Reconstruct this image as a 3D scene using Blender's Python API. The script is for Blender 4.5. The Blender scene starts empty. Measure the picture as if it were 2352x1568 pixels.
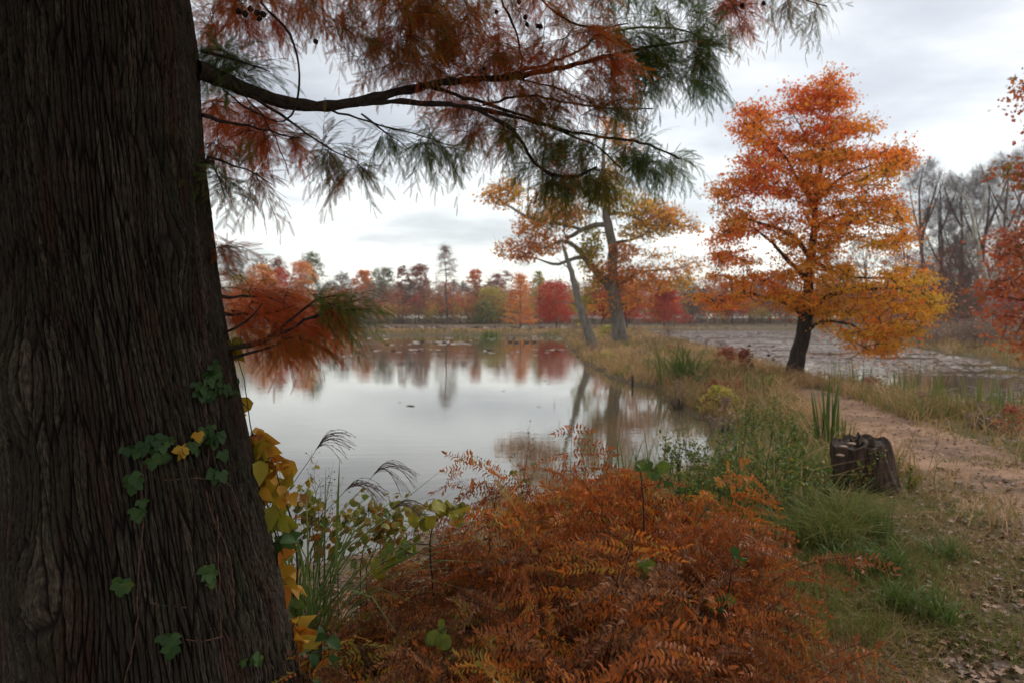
import bpy, math, random
import numpy as np
from math import sin, cos, pi, radians
from mathutils import Vector
from mathutils.bvhtree import BVHTree

rng = np.random.default_rng(11)
random.seed(5)
C = bpy.context.scene.collection
F, CX, CY, H = 1568.0, 1176.0, 784.0, 2.0
PITCH = math.atan(54 / F)
sP, cP = sin(PITCH), cos(PITCH)

# ---------------------------------------------------------------- placing
def P(px, py, d):
    a = (np.asarray(px, float) - CX) / F; b = -(np.asarray(py, float) - CY) / F
    dy = cP + b * sP; dz = -sP + b * cP
    t = d / dy
    return np.stack([a * t, np.asarray(d, float) + 0 * a, H + dz * t], -1)
def G(px, py, z=0.0):
    a = (np.asarray(px, float) - CX) / F; b = -(np.asarray(py, float) - CY) / F
    dy = cP + b * sP; dz = -sP + b * cP
    t = (z - H) / dz
    return np.stack([a * t, dy * t], -1)
def PL(pts, d):
    return np.array([P(p[0], p[1], (p[2] if len(p) > 2 else d)) for p in pts])

# ---------------------------------------------------------------- noise
def _hash(ix, iy, iz):
    n = (ix.astype(np.int64) * 374761393 + iy.astype(np.int64) * 668265263 + iz.astype(np.int64) * 2147483647 // 7) & 0xffffffff
    n = ((n ^ (n >> 13)) * 1274126177) & 0xffffffff
    return ((n ^ (n >> 16)) & 0xffff) / 65535.0
def vnoise(x, y, z=0.0):
    x = np.asarray(x, float); y = np.asarray(y, float); z = np.asarray(z, float) + 0 * x
    ix, iy, iz = np.floor(x), np.floor(y), np.floor(z)
    fx, fy, fz = x - ix, y - iy, z - iz
    fx, fy, fz = [f * f * (3 - 2 * f) for f in (fx, fy, fz)]
    r = 0
    for a in (0, 1):
        for b in (0, 1):
            for c in (0, 1):
                w = (fx if a else 1 - fx) * (fy if b else 1 - fy) * (fz if c else 1 - fz)
                r = r + w * _hash(ix + a, iy + b, iz + c)
    return r
def fbm(x, y, z=0.0, o=3):
    r, a, s = 0, .5, 1.0
    for i in range(o):
        r = r + a * vnoise(np.asarray(x) * s + 17 * i, np.asarray(y) * s + 31 * i, np.asarray(z) * s)
        a *= .5; s *= 2.03
    return r / (1 - .5 ** o)

# ---------------------------------------------------------------- meshes
def mesh_data(name, V, faces, mats, smooth=False, attrs=None, midx=None, uv=None):
    me = bpy.data.meshes.new(name)
    V = np.asarray(V, np.float32)
    faces = [np.asarray(f, np.int32) for f in faces if len(f)]
    me.vertices.add(len(V)); me.vertices.foreach_set('co', V.ravel())
    loops = np.concatenate([f.ravel() for f in faces])
    tot = np.concatenate([np.full(len(f), f.shape[1], np.int32) for f in faces])
    start = np.concatenate([[0], np.cumsum(tot)[:-1]]).astype(np.int32)
    me.loops.add(len(loops)); me.loops.foreach_set('vertex_index', loops)
    me.polygons.add(len(tot)); me.polygons.foreach_set('loop_start', start)
    for m in (mats if isinstance(mats, (list, tuple)) else [mats]): me.materials.append(m)
    if midx is not None: me.polygons.foreach_set('material_index', np.asarray(midx, np.int32))
    me.update(calc_edges=True)
    if smooth: me.polygons.foreach_set('use_smooth', np.ones(len(tot), bool))
    for k, v in (attrs or {}).items():
        at = me.attributes.new(k, 'FLOAT', 'FACE'); at.data.foreach_set('value', np.asarray(v, np.float32))
    if uv is not None:
        l = me.uv_layers.new(name='UVMap'); l.data.foreach_set('uv', np.asarray(uv, np.float32)[loops].ravel())
    return me
def ob(name, me, parent=None, loc=None):
    o = bpy.data.objects.new(name, me); C.objects.link(o)
    if parent is not None: o.parent = parent
    if loc is not None: o.location = loc
    return o
def tag(o, label=None, cat=None, group=None, kind=None):
    if label: o['label'] = label
    if cat: o['category'] = cat
    if group: o['group'] = group
    if kind: o['kind'] = kind
    return o
def empty(name, loc, label, cat, group=None, rz=0.0):
    o = bpy.data.objects.new(name, None); C.objects.link(o)
    o.location = [float(v) for v in loc]; o.rotation_euler = (0, 0, rz)
    o.empty_display_size = .1
    return tag(o, label, cat, group)
class Part:
    """collects geometry of one mesh"""
    def __init__(s): s.V = []; s.F = {}; s.A = {}; s.n = 0; s.M = {}
    def add(s, V, faces, var=0.5, mi=0):
        V = np.asarray(V).reshape(-1, 3)
        for f in faces:
            f = np.asarray(f)
            if not len(f): continue
            k = f.shape[1]
            s.F.setdefault(k, []).append(f + s.n)
            s.A.setdefault(k, []).append(np.broadcast_to(np.asarray(var, float), (len(f),)))
            s.M.setdefault(k, []).append(np.full(len(f), mi))
        s.V.append(V); s.n += len(V)
    def data(s, name, mats, off=(0, 0, 0), smooth=False):
        ks = list(s.F)
        return mesh_data(name, np.concatenate(s.V) - np.asarray(off, float), [np.concatenate(s.F[k]) for k in ks], mats, smooth,
                         {'var': np.concatenate([np.concatenate(s.A[k]) for k in ks])}, np.concatenate([np.concatenate(s.M[k]) for k in ks]))
    def build(s, name, mats, parent=None, smooth=False):
        off = parent.location if parent is not None and parent.type == 'EMPTY' else (0, 0, 0)
        if parent is not None and parent.parent is not None: off = parent.parent.location
        return ob(name, s.data(name, mats, off, smooth), parent)

def nrm(v): return v / np.maximum(np.linalg.norm(v, axis=-1, keepdims=True), 1e-9)
def tubes(Pt, R, sides=6, cap=False):
    Pt = np.asarray(Pt, float); R = np.asarray(R, float)
    N, K = Pt.shape[:2]
    T = nrm(np.gradient(Pt, axis=1))
    mt = nrm(Pt[:, -1] - Pt[:, 0] + 1e-6)
    ref = np.eye(3)[np.argmin(np.abs(mt), axis=1)]
    S = nrm(np.cross(T, ref[:, None, :])); B = np.cross(T, S)
    an = np.arange(sides) / sides * 2 * pi
    V = Pt[:, :, None] + R[:, :, None, None] * (np.cos(an)[:, None] * S[:, :, None] + np.sin(an)[:, None] * B[:, :, None])
    i = np.arange(N)[:, None, None] * K * sides; k = np.arange(K - 1)[None, :, None] * sides; j = np.arange(sides)[None, None]
    j2 = (j + 1) % sides
    a = i + k + j; b = i + k + j2
    Fq = np.stack([a, b, b + sides, a + sides], -1).reshape(-1, 4)
    fs = [Fq]
    if cap: fs.append((np.arange(N)[:, None] * K * sides + (K - 1) * sides + np.arange(sides)[None]))
    return V.reshape(-1, 3), fs
def strips(Pt, W, side):
    N, K = Pt.shape[:2]
    s = side if side.ndim == 3 else side[:, None]
    V = np.stack([Pt - s * W[..., None] / 2, Pt + s * W[..., None] / 2], 2)
    i = np.arange(N)[:, None] * K * 2; k = np.arange(K - 1)[None] * 2
    a = i + k
    return V.reshape(-1, 3), [np.stack([a, a + 1, a + 3, a + 2], -1).reshape(-1, 4)]
def stamp(tV, tF, O, FR, S):
    """template onto N origins; FR (N,3,3) rows = side, axis, normal"""
    S = np.asarray(S, float); S = S[:, None] if S.ndim == 1 else S
    V = np.einsum('nk,nvk,nkj->nvj', np.ones((len(O), 3)), tV[None] * S[:, None], FR) + O[:, None]
    n = len(tV)
    return V.reshape(-1, 3), [(f[None] + (np.arange(len(O)) * n)[:, None, None]).reshape(-1, f.shape[1]) for f in tF]
def frames(axis, normal):
    a = nrm(axis); s = nrm(np.cross(a, normal)); n = np.cross(s, a)
    return np.stack([s, a, n], 1)
def rdir(n, up=0.0):
    v = rng.normal(size=(n, 3)); v[:, 2] += up
    return nrm(v)
LEAF4 = (np.array([[0, 0, 0], [.42, .5, .10], [0, 1, -.06], [-.42, .5, .10]]), [np.array([[0, 1, 2, 3]])])
LEAF6 = (np.array([[0, 0, 0], [.3, .28, .07], [.27, .65, .05], [0, 1, -.12], [-.27, .65, .05], [-.3, .28, .07], [0, .5, 0]]),
         [np.array([[0, 1, 2, 6], [6, 2, 3, 4], [0, 6, 4, 5]])])
STAR = (np.array([[0, 0, 0], [.2, .12, .02], [.5, .1, .06], [.3, .35, .03], [.55, .62, .03], [.2, .6, .0], [0, 1, -.05], [-.2, .6, 0], [-.55, .62, .03], [-.3, .35, .03], [-.5, .1, .06], [-.2, .12, .02]]),
        [np.array([[0, 1, 2, 3], [0, 3, 4, 5], [0, 7, 8, 9], [0, 9, 10, 11], [0, 5, 6, 7]])])
_a = np.arange(14) / 14 * 2 * pi - pi / 2
LOBED = (np.r_[np.stack([np.cos(_a) * .5 * (1 + .13 * np.cos(_a * 7)), .5 + .5 * np.sin(_a) * (1 + .13 * np.cos(_a * 7)), .05 * np.cos(_a * 3)], 1), [[0, .45, -.02]]], [np.array([[i, (i + 1) % 14, 14] for i in range(14)])])
LOBED[0][0] = (0, .12, 0)
def leaves(part, cent, per, spread, size, var, tmpl=LEAF4, up=.8, vj=.12, droop=.3, szj=.35):
    n = len(cent) * per
    c = np.repeat(cent, per, 0) + rng.normal(size=(n, 3)) * np.asarray(spread)
    v = np.repeat(np.broadcast_to(var, (len(cent),)), per) + rng.normal(size=n) * vj
    ax = rdir(n); ax[:, 2] -= droop
    V, Fs = stamp(tmpl[0], tmpl[1], c, frames(ax, rdir(n, up)), size * (1 + szj * rng.uniform(-1, 1, n)))
    part.add(V, Fs, np.repeat(np.clip(v, 0, 1), len(tmpl[1][0])))

# ---------------------------------------------------------------- tree growing
def resample(p, r, step):
    p = np.asarray(p, float); d = np.r_[0, np.cumsum(np.linalg.norm(np.diff(p, axis=0), axis=1))]
    n = max(3, int(d[-1] / step) + 1)
    s = np.linspace(0, d[-1], n)
    # smooth (Catmull-like) through dense linear + smoothing
    q = np.stack([np.interp(s, d, p[:, i]) for i in range(3)], 1)
    for _ in range(2): q[1:-1] = .25 * q[:-2] + .5 * q[1:-1] + .25 * q[2:]
    return q, np.interp(s, d, np.asarray(r, float))
def grow(limbs, targets, r_tip, K=5, lift=.12, power=.5, step=.3, rmax=1e9, wob=.06):
    """limbs: list (pts, radii). connects every target with a curved twig to what already stands"""
    pos, rad, par = [], [], []
    for p, r in limbs:
        q, rr = resample(p, r, step)
        for i in range(len(q)):
            pos.append(q[i]); rad.append(rr[i]); par.append(-1)
    nl = len(pos)
    M = nl + len(targets) * (K - 1)
    A = np.zeros((M, 3)); A[:nl] = pos
    par = np.full(M, -1); R0 = np.zeros(M); R0[:nl] = rad
    n = nl
    dist = np.array([np.min(np.linalg.norm(A[:nl] - t, axis=1)) for t in targets])
    idx = np.zeros((len(targets), K), int)
    for q, ti in enumerate(np.argsort(dist)):
        t = targets[ti]
        d = np.linalg.norm(A[:n] - t, axis=1)
        # prefer nodes below the target
        d = d + .35 * np.maximum(0, A[:n, 2] - t[2])
        j = int(np.argmin(d)); p0 = A[j]; L = np.linalg.norm(t - p0)
        u = np.linspace(0, 1, K)[1:, None]
        mid = (p0 + t) / 2 + np.array([0, 0, lift * L]) + rng.normal(size=3) * wob * L
        c = (1 - u) ** 2 * p0 + 2 * u * (1 - u) * mid + u * u * t
        c[:-1] += rng.normal(size=(K - 2, 3)) * wob * .5 * L
        A[n:n + K - 1] = c; par[n] = j; par[n + 1:n + K - 1] = np.arange(n, n + K - 2)
        idx[q] = np.r_[j, np.arange(n, n + K - 1)]
        n += K - 1
    cnt = np.ones(M)
    for i in range(M - 1, nl - 1, -1):
        if par[i] >= nl: cnt[par[i]] += cnt[i] / (K - 1) * 1.0
    R = np.where(np.arange(M) < nl, R0, np.minimum(r_tip * cnt ** power, rmax))
    Pt = A[idx]; RR = R[idx]; RR[:, 0] = np.minimum(RR[:, 0], RR[:, 1] * 1.25); RR[:, -1] *= .6
    return Pt, RR
def spurs(Pt, n, length, r, t0=.3, K=3, spread=.8, up=.2):
    N, KK = Pt.shape[:2]
    i = np.repeat(np.arange(N), n); u = rng.uniform(t0, 1, len(i)) * (KK - 1)
    k = np.minimum(u.astype(int), KK - 2); f = (u - k)[:, None]
    a = Pt[i, k] * (1 - f) + Pt[i, k + 1] * f
    dr = nrm(Pt[i, k + 1] - Pt[i, k]) + rng.normal(size=(len(i), 3)) * spread; dr[:, 2] += up; dr = nrm(dr)
    L = length * rng.uniform(.4, 1.2, len(i))[:, None]
    pts = [a + dr * L * s + (rng.normal(size=(len(i), 3)) * .1 * L if s else 0) for s in np.linspace(0, 1, K)]
    return np.stack(pts, 1), np.broadcast_to(r * np.linspace(1, .5, K), (len(i), K))
def inpoly(x, y, poly):
    poly = np.asarray(poly, float); c = np.zeros(np.shape(x), bool)
    x1, y1 = poly[-1]
    for x2, y2 in poly:
        cond = ((y1 > y) != (y2 > y)) & (x < (x2 - x1) * (y - y1) / (y2 - y1 + 1e-12) + x1)
        c ^= cond; x1, y1 = x2, y2
    return c
def sample_poly(poly, n):
    poly = np.asarray(poly, float); lo, hi = poly.min(0), poly.max(0); out = np.zeros((0, 2))
    while len(out) < n:
        q = rng.uniform(lo, hi, (n * 2, 2)); q = q[inpoly(q[:, 0], q[:, 1], poly)]; out = np.r_[out, q]
    return out[:n]
def sdf(x, y, poly):
    poly = np.asarray(poly, float); best = np.full(np.shape(x), 1e18)
    for i in range(len(poly)):
        a, b = poly[i - 1], poly[i]; ab = b - a
        t = np.clip(((x - a[0]) * ab[0] + (y - a[1]) * ab[1]) / (ab @ ab + 1e-12), 0, 1)
        best = np.minimum(best, (x - a[0] - t * ab[0]) ** 2 + (y - a[1] - t * ab[1]) ** 2)
    return np.sqrt(best) * np.where(inpoly(x, y, poly), -1, 1)

# ---------------------------------------------------------------- materials
def mat(name):
    m = bpy.data.materials.new(name); m.use_nodes = True
    nt = m.node_tree; nt.nodes.clear()
    out = nt.nodes.new('ShaderNodeOutputMaterial')
    return m, nt, out
def nd(nt, t, **kw):
    n = nt.nodes.new('ShaderNode' + t)
    for k, v in kw.items():
        if hasattr(n, k) and k not in n.inputs: setattr(n, k, v)
        else: n.inputs[k].default_value = v
    return n
def ramp(nt, stops):
    r = nt.nodes.new('ShaderNodeValToRGB'); e = r.color_ramp.elements
    while len(e) < len(stops): e.new(.5)
    for i, (p, c) in enumerate(stops):
        e[i].position = p; e[i].color = (*c, 1) if len(c) == 3 else c
    return r
def leafmat(name, stops, rough=.55, trans=.35, spec=.3, mott=0.0, mscale=60):
    m, nt, out = mat(name); L = nt.links.new
    at = nd(nt, 'Attribute', attribute_name='var')
    r = ramp(nt, stops); src = at.outputs['Fac']
    if mott:
        no = nd(nt, 'TexNoise', Scale=mscale, Detail=2.0); tc = nd(nt, 'TexCoord'); L(tc.outputs['Object'], no.inputs['Vector'])
        ma = nd(nt, 'Math', operation='MULTIPLY_ADD'); L(no.outputs['Fac'], ma.inputs[0]); ma.inputs[1].default_value = mott * 2
        ad = nd(nt, 'Math', operation='SUBTRACT'); L(at.outputs['Fac'], ad.inputs[0]); ad.inputs[1].default_value = mott
        L(ad.outputs[0], ma.inputs[2]); src = ma.outputs[0]
    L(src, r.inputs[0])
    b = nd(nt, 'BsdfPrincipled', Roughness=rough); b.inputs['Specular IOR Level'].default_value = spec
    t = nd(nt, 'BsdfTranslucent'); mx = nd(nt, 'MixShader'); mx.inputs[0].default_value = trans
    L(r.outputs[0], b.inputs['Base Color']); L(r.outputs[0], t.inputs['Color'])
    L(b.outputs[0], mx.inputs[1]); L(t.outputs[0], mx.inputs[2]); L(mx.outputs[0], out.inputs['Surface'])
    return m
def barkmat(name, dark, light, sx=30., sz=3., bump=.02, rough=.9):
    m, nt, out = mat(name); L = nt.links.new
    tc = nd(nt, 'TexCoord'); mp = nd(nt, 'Mapping'); mp.inputs['Scale'].default_value = (sx, sx, sz)
    n1 = nd(nt, 'TexNoise', Scale=1.0, Detail=5.0, Roughness=.65); L(tc.outputs['Object'], mp.inputs[0]); L(mp.outputs[0], n1.inputs['Vector'])
    r = ramp(nt, [(.32, dark), (.68, light)]); L(n1.outputs['Fac'], r.inputs[0])
    b = nd(nt, 'BsdfPrincipled', Roughness=rough); b.inputs['Specular IOR Level'].default_value = .15
    bu = nd(nt, 'Bump', Strength=.8, Distance=bump); L(n1.outputs['Fac'], bu.inputs['Height']); L(bu.outputs[0], b.inputs['Normal'])
    L(r.outputs[0], b.inputs['Base Color']); L(b.outputs[0], out.inputs['Surface'])
    return m

def cypress_bark():
    m, nt, out = mat('shaggy_cypress_bark'); L = nt.links.new
    uv = nd(nt, 'UVMap'); uv.uv_map = 'UVMap'
    # warp
    mpw = nd(nt, 'Mapping'); mpw.inputs['Scale'].default_value = (5, 2.2, 1)
    nw = nd(nt, 'TexNoise', Scale=1.0, Detail=3.0); L(uv.outputs[0], mpw.inputs[0]); L(mpw.outputs[0], nw.inputs['Vector'])
    vm = nd(nt, 'VectorMath', operation='MULTIPLY_ADD')
    sub = nd(nt, 'VectorMath', operation='SUBTRACT'); L(nw.outputs['Color'], sub.inputs[0]); sub.inputs[1].default_value = (.5, .5, .5)
    L(sub.outputs[0], vm.inputs[0]); vm.inputs[1].default_value = (.035, .05, 0); L(uv.outputs[0], vm.inputs[2])
    def vor(sx, sy, rnd=1.0):
        mp = nd(nt, 'Mapping'); mp.inputs['Scale'].default_value = (sx, sy, 1); L(vm.outputs[0], mp.inputs[0])
        v = nd(nt, 'TexVoronoi', feature='DISTANCE_TO_EDGE', voronoi_dimensions='2D'); v.inputs['Scale'].default_value = 1; v.inputs['Randomness'].default_value = rnd
        L(mp.outputs[0], v.inputs['Vector']); return v, mp
    v1, mp1 = vor(50, 3.6); v2, mp2 = vor(130, 13)
    mpf = nd(nt, 'Mapping'); mpf.inputs['Scale'].default_value = (240, 34, 1); L(vm.outputs[0], mpf.inputs[0])
    nf = nd(nt, 'TexNoise', Scale=1.0, Detail=4.0, Roughness=.6); L(mpf.outputs[0], nf.inputs['Vector'])
    def mr(src, a, b, c=0., d=1.):
        q = nd(nt, 'MapRange'); q.interpolation_type = 'SMOOTHSTEP'; L(src, q.inputs['Value'])
        for k, v in zip(('From Min', 'From Max', 'To Min', 'To Max'), (a, b, c, d)): q.inputs[k].default_value = v
        return q.outputs[0]
    def mth(op, a, b):
        q = nd(nt, 'Math', operation=op)
        for i, s in enumerate((a, b)):
            if isinstance(s, (int, float)): q.inputs[i].default_value = s
            else: L(s, q.inputs[i])
        return q.outputs[0]
    e1 = mr(v1.outputs['Distance'], 0.0, .13); e2 = mr(v2.outputs['Distance'], 0.0, .18)
    # tilt of every plate: random per cell
    vc = nd(nt, 'TexVoronoi', feature='F1', voronoi_dimensions='2D'); vc.inputs['Scale'].default_value = 1; L(mp1.outputs[0], vc.inputs['Vector'])
    sc = nd(nt, 'SeparateColor'); L(vc.outputs['Color'], sc.inputs[0])
    h = mth('MULTIPLY', e1, .55)
    h = mth('ADD', h, mth('MULTIPLY', mth('MULTIPLY', e1, e2), .28))
    h = mth('ADD', h, mth('MULTIPLY', mth('MULTIPLY', sc.outputs[0], e1), .28))
    h = mth('ADD', h, mth('MULTIPLY', nf.outputs['Fac'], .30))
    # colours: red-brown fibre, grey weathered crest, green tinge
    mpl = nd(nt, 'Mapping'); mpl.inputs['Scale'].default_value = (9, 1.6, 1); L(uv.outputs[0], mpl.inputs[0])
    nl = nd(nt, 'TexNoise', Scale=1.0, Detail=4.0, Roughness=.6); L(mpl.outputs[0], nl.inputs['Vector'])
    mpg = nd(nt, 'Mapping'); mpg.inputs['Scale'].default_value = (14, 3, 1); mpg.inputs['Location'].default_value = (7, 3, 0); L(uv.outputs[0], mpg.inputs[0])
    ng = nd(nt, 'TexNoise', Scale=1.0, Detail=3.0); L(mpg.outputs[0], ng.inputs['Vector'])
    base = ramp(nt, [(.30, (.040, .029, .020)), (.5, (.050, .038, .028)), (.62, (.060, .032, .022)), (.75, (.074, .031, .021))]); L(nl.outputs['Fac'], base.inputs[0])
    grn = nd(nt, 'MixRGB'); L(mr(ng.outputs['Fac'], .5, .72, 0, .6), grn.inputs[0]); L(base.outputs[0], grn.inputs[1]); grn.inputs[2].default_value = (.046, .052, .028, 1)
    gry = nd(nt, 'MixRGB'); L(mth('MULTIPLY', mr(sc.outputs[1], .45, .95), mr(nf.outputs['Fac'], .35, .65)), gry.inputs[0]); L(grn.outputs[0], gry.inputs[1]); gry.inputs[2].default_value = (.115, .09, .068, 1)
    # near-black colour in the crevices, along the plate edges
    dk = nd(nt, 'MixRGB'); L(mr(v1.outputs['Distance'], 0, .1), dk.inputs[0]); dk.inputs[1].default_value = (.014, .010, .008, 1); L(gry.outputs[0], dk.inputs[2])
    fb = nd(nt, 'MixRGB', blend_type='MULTIPLY'); fb.inputs[0].default_value = 1; L(dk.outputs[0], fb.inputs[1])
    fr = ramp(nt, [(.3, (.38, .36, .35)), (.65, (.98, .96, .93))]); L(nf.outputs['Fac'], fr.inputs[0]); L(fr.outputs[0], fb.inputs[2])
    b = nd(nt, 'BsdfPrincipled', Roughness=.85); b.inputs['Specular IOR Level'].default_value = .2
    L(fb.outputs[0], b.inputs['Base Color']); L(b.outputs[0], out.inputs['Surface'])
    ds = nd(nt, 'Displacement', Scale=.0155, Midlevel=.6); L(h, ds.inputs['Height']); L(ds.outputs[0], out.inputs['Displacement'])
    m.displacement_method = 'BOTH'
    return m

def groundmat():
    m, nt, out = mat('forest_soil_and_turf'); L = nt.links.new
    tc = nd(nt, 'TexCoord')
    n1 = nd(nt, 'TexNoise', Scale=.55, Detail=6.0, Roughness=.6); L(tc.outputs['Object'], n1.inputs['Vector'])
    n2 = nd(nt, 'TexNoise', Scale=9., Detail=6.0, Roughness=.7); L(tc.outputs['Object'], n2.inputs['Vector'])
    n3 = nd(nt, 'TexNoise', Scale=55., Detail=4.0, Roughness=.7); L(tc.outputs['Object'], n3.inputs['Vector'])
    a = ramp(nt, [(.3, (.070, .052, .034)), (.5, (.120, .088, .050)), (.7, (.085, .085, .034))]); L(n1.outputs['Fac'], a.inputs[0])
    bb = ramp(nt, [(.3, (.045, .032, .022)), (.55, (.12, .085, .052)), (.75, (.22, .155, .09))]); L(n2.outputs['Fac'], bb.inputs[0])
    mx = nd(nt, 'MixRGB'); mx.inputs[0].default_value = .55; L(a.outputs[0], mx.inputs[1]); L(bb.outputs[0], mx.inputs[2])
    b = nd(nt, 'BsdfPrincipled', Roughness=.95); b.inputs['Specular IOR Level'].default_value = .1
    f3 = ramp(nt, [(.3, (.6, .6, .6)), (.7, (1.3, 1.3, 1.3))]); L(n3.outputs['Fac'], f3.inputs[0])
    m2 = nd(nt, 'MixRGB', blend_type='MULTIPLY'); m2.inputs[0].default_value = 1; L(mx.outputs[0], m2.inputs[1]); L(f3.outputs[0], m2.inputs[2])
    L(m2.outputs[0], b.inputs['Base Color'])
    bu = nd(nt, 'Bump', Strength=.7, Distance=.03); L(n2.outputs['Fac'], bu.inputs['Height']); L(bu.outputs[0], b.inputs['Normal'])
    L(b.outputs[0], out.inputs['Surface'])
    return m
def pathmat():
    m, nt, out = mat('trodden_dirt'); L = nt.links.new
    tc = nd(nt, 'TexCoord')
    n1 = nd(nt, 'TexNoise', Scale=1.3, Detail=8.0, Roughness=.68); L(tc.outputs['Object'], n1.inputs['Vector'])
    n2 = nd(nt, 'TexNoise', Scale=30., Detail=5.0, Roughness=.75); L(tc.outputs['Object'], n2.inputs['Vector'])
    a = ramp(nt, [(.36, (.085, .055, .038)), (.5, (.22, .130, .082)), (.64, (.33, .200, .128))]); L(n1.outputs['Fac'], a.inputs[0])
    f = ramp(nt, [(.3, (.62, .6, .58)), (.62, (1.1, 1.1, 1.1))]); L(n2.outputs['Fac'], f.inputs[0])
    m2 = nd(nt, 'MixRGB', blend_type='MULTIPLY'); m2.inputs[0].default_value = 1; L(a.outputs[0], m2.inputs[1]); L(f.outputs[0], m2.inputs[2])
    b = nd(nt, 'BsdfPrincipled', Roughness=.9); b.inputs['Specular IOR Level'].default_value = .15
    L(m2.outputs[0], b.inputs['Base Color'])
    bu = nd(nt, 'Bump', Strength=.6, Distance=.015); L(n2.outputs['Fac'], bu.inputs['Height']); L(bu.outputs[0], b.inputs['Normal'])
    L(b.outputs[0], out.inputs['Surface'])
    return m
def watermat():
    m, nt, out = mat('still_pond_water'); L = nt.links.new
    tc = nd(nt, 'TexCoord'); mp = nd(nt, 'Mapping'); mp.inputs['Scale'].default_value = (1., 3.2, 1); L(tc.outputs['Object'], mp.inputs[0])
    n1 = nd(nt, 'TexNoise', Scale=1.6, Detail=4.0, Roughness=.55); L(mp.outputs[0], n1.inputs['Vector'])
    n0 = nd(nt, 'TexNoise', Scale=.09, Detail=2.0); L(mp.outputs[0], n0.inputs['Vector'])
    r0 = nd(nt, 'MapRange'); L(n0.outputs['Fac'], r0.inputs['Value']); r0.inputs['From Min'].default_value = .35; r0.inputs['From Max'].default_value = .65; r0.inputs['To Min'].default_value = .35
    mu = nd(nt, 'Math', operation='MULTIPLY'); L(n1.outputs['Fac'], mu.inputs[0]); L(r0.outputs[0], mu.inputs[1])
    bu = nd(nt, 'Bump', Strength=1.0, Distance=.0025); L(mu.outputs[0], bu.inputs['Height'])
    b = nd(nt, 'BsdfPrincipled', Roughness=.015, IOR=1.8); b.inputs['Base Color'].default_value = (.085, .072, .045, 1)
    L(bu.outputs[0], b.inputs['Normal']); L(b.outputs[0], out.inputs['Surface'])
    return m
def plain(name, col, rough=.7, spec=.3):
    m, nt, out = mat(name); L = nt.links.new
    tc = nd(nt, 'TexCoord'); n = nd(nt, 'TexNoise', Scale=25., Detail=3.0); L(tc.outputs['Object'], n.inputs['Vector'])
    r = ramp(nt, [(.3, tuple(c * .7 for c in col)), (.7, tuple(min(1, c * 1.2) for c in col))]); L(n.outputs['Fac'], r.inputs[0])
    b = nd(nt, 'BsdfPrincipled', Roughness=rough); b.inputs['Specular IOR Level'].default_value = spec
    L(r.outputs[0], b.inputs['Base Color']); L(b.outputs[0], out.inputs['Surface']); return m

M = {}
M['bark'] = cypress_bark(); M['ground'] = groundmat(); M['path'] = pathmat(); M['water'] = watermat()
M['limb'] = barkmat('dark_limb_bark', (.018, .014, .012), (.075, .055, .045), 40, 40)
M['twig'] = barkmat('thin_twig_bark', (.02, .014, .012), (.07, .045, .035), 60, 60, .002)
M['maple_bark'] = barkmat('dark_furrowed_bark', (.018, .014, .012), (.075, .06, .05), 14, 3)
M['oak_bark'] = barkmat('grey_oak_bark', (.10, .09, .075), (.28, .25, .21), 9, 1.6, .04)
M['far_bark'] = barkmat('grey_brown_bark', (.06, .048, .04), (.16, .13, .11), 6, 1)
M['pale_bark'] = barkmat('pale_peeling_bark', (.22, .2, .16), (.55, .5, .42), 4, 1)
M['bare_bark'] = barkmat('bare_twig_bark', (.10, .072, .062), (.20, .145, .125), 6, 1)
M['stump'] = barkmat('weathered_stump_bark', (.012, .009, .008), (.12, .075, .055), 26, 4, .03)
M['stumptop'] = barkmat('grey_cut_wood', (.02, .016, .014), (.09, .065, .05), 20, 20, .02)
M['needle'] = leafmat('cypress_needles', [(0, (.060, .15, .028)), (.3, (.13, .175, .028)), (.5, (.28, .13, .022)), (.7, (.50, .145, .020)), (1, (.62, .115, .026))], trans=.6)
M['maple'] = leafmat('orange_maple_leaves', [(0, (.60, .06, .035)), (.25, (.74, .12, .035)), (.5, (.80, .19, .030)), (.75, (.80, .30, .028)), (1, (.60, .34, .03))], trans=.55)
M['oak'] = leafmat('ochre_oak_leaves', [(0, (.62, .15, .045)), (.35, (.74, .26, .06)), (.6, (.82, .42, .09)), (.8, (.70, .42, .06)), (1, (.38, .34, .045))], trans=.55)
M['fern'] = leafmat('rusty_fern_leaflets', [(0, (.075, .032, .016)), (.2, (.17, .064, .026)), (.33, (.34, .150, .058)), (.45, (.24, .066, .018)), (.6, (.33, .090, .020)), (.78, (.54, .135, .02)), (.9, (.44, .22, .032)), (1, (.22, .19, .035))], trans=.35, mott=.12, mscale=45)
M['vine'] = leafmat('vine_leaves', [(0, (.022, .060, .016)), (.3, (.055, .11, .024)), (.55, (.22, .22, .022)), (.75, (.46, .30, .025)), (.9, (.52, .17, .02)), (1, (.40, .10, .02))], trans=.35, mott=.07, mscale=50)
M['grass'] = leafmat('grass_blades', [(0, (.11, .145, .028)), (.25, (.15, .175, .038)), (.45, (.22, .165, .065)), (.7, (.38, .235, .105)), (1, (.50, .32, .17))], trans=.35, spec=.1)
M['reed'] = leafmat('reed_blades', [(0, (.08, .125, .03)), (.5, (.125, .17, .04)), (.8, (.16, .17, .04)), (1, (.36, .24, .10))], trans=.3, spec=.15)
M['plume'] = leafmat('silvergrass_plume', [(0, (.09, .05, .045)), (1, (.24, .16, .13))], trans=.3)
M['litter'] = leafmat('fallen_leaf_litter', [(0, (.06, .03, .018)), (.35, (.15, .07, .035)), (.65, (.26, .14, .075)), (.85, (.36, .22, .14)), (1, (.34, .08, .03))], trans=.1)
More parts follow.
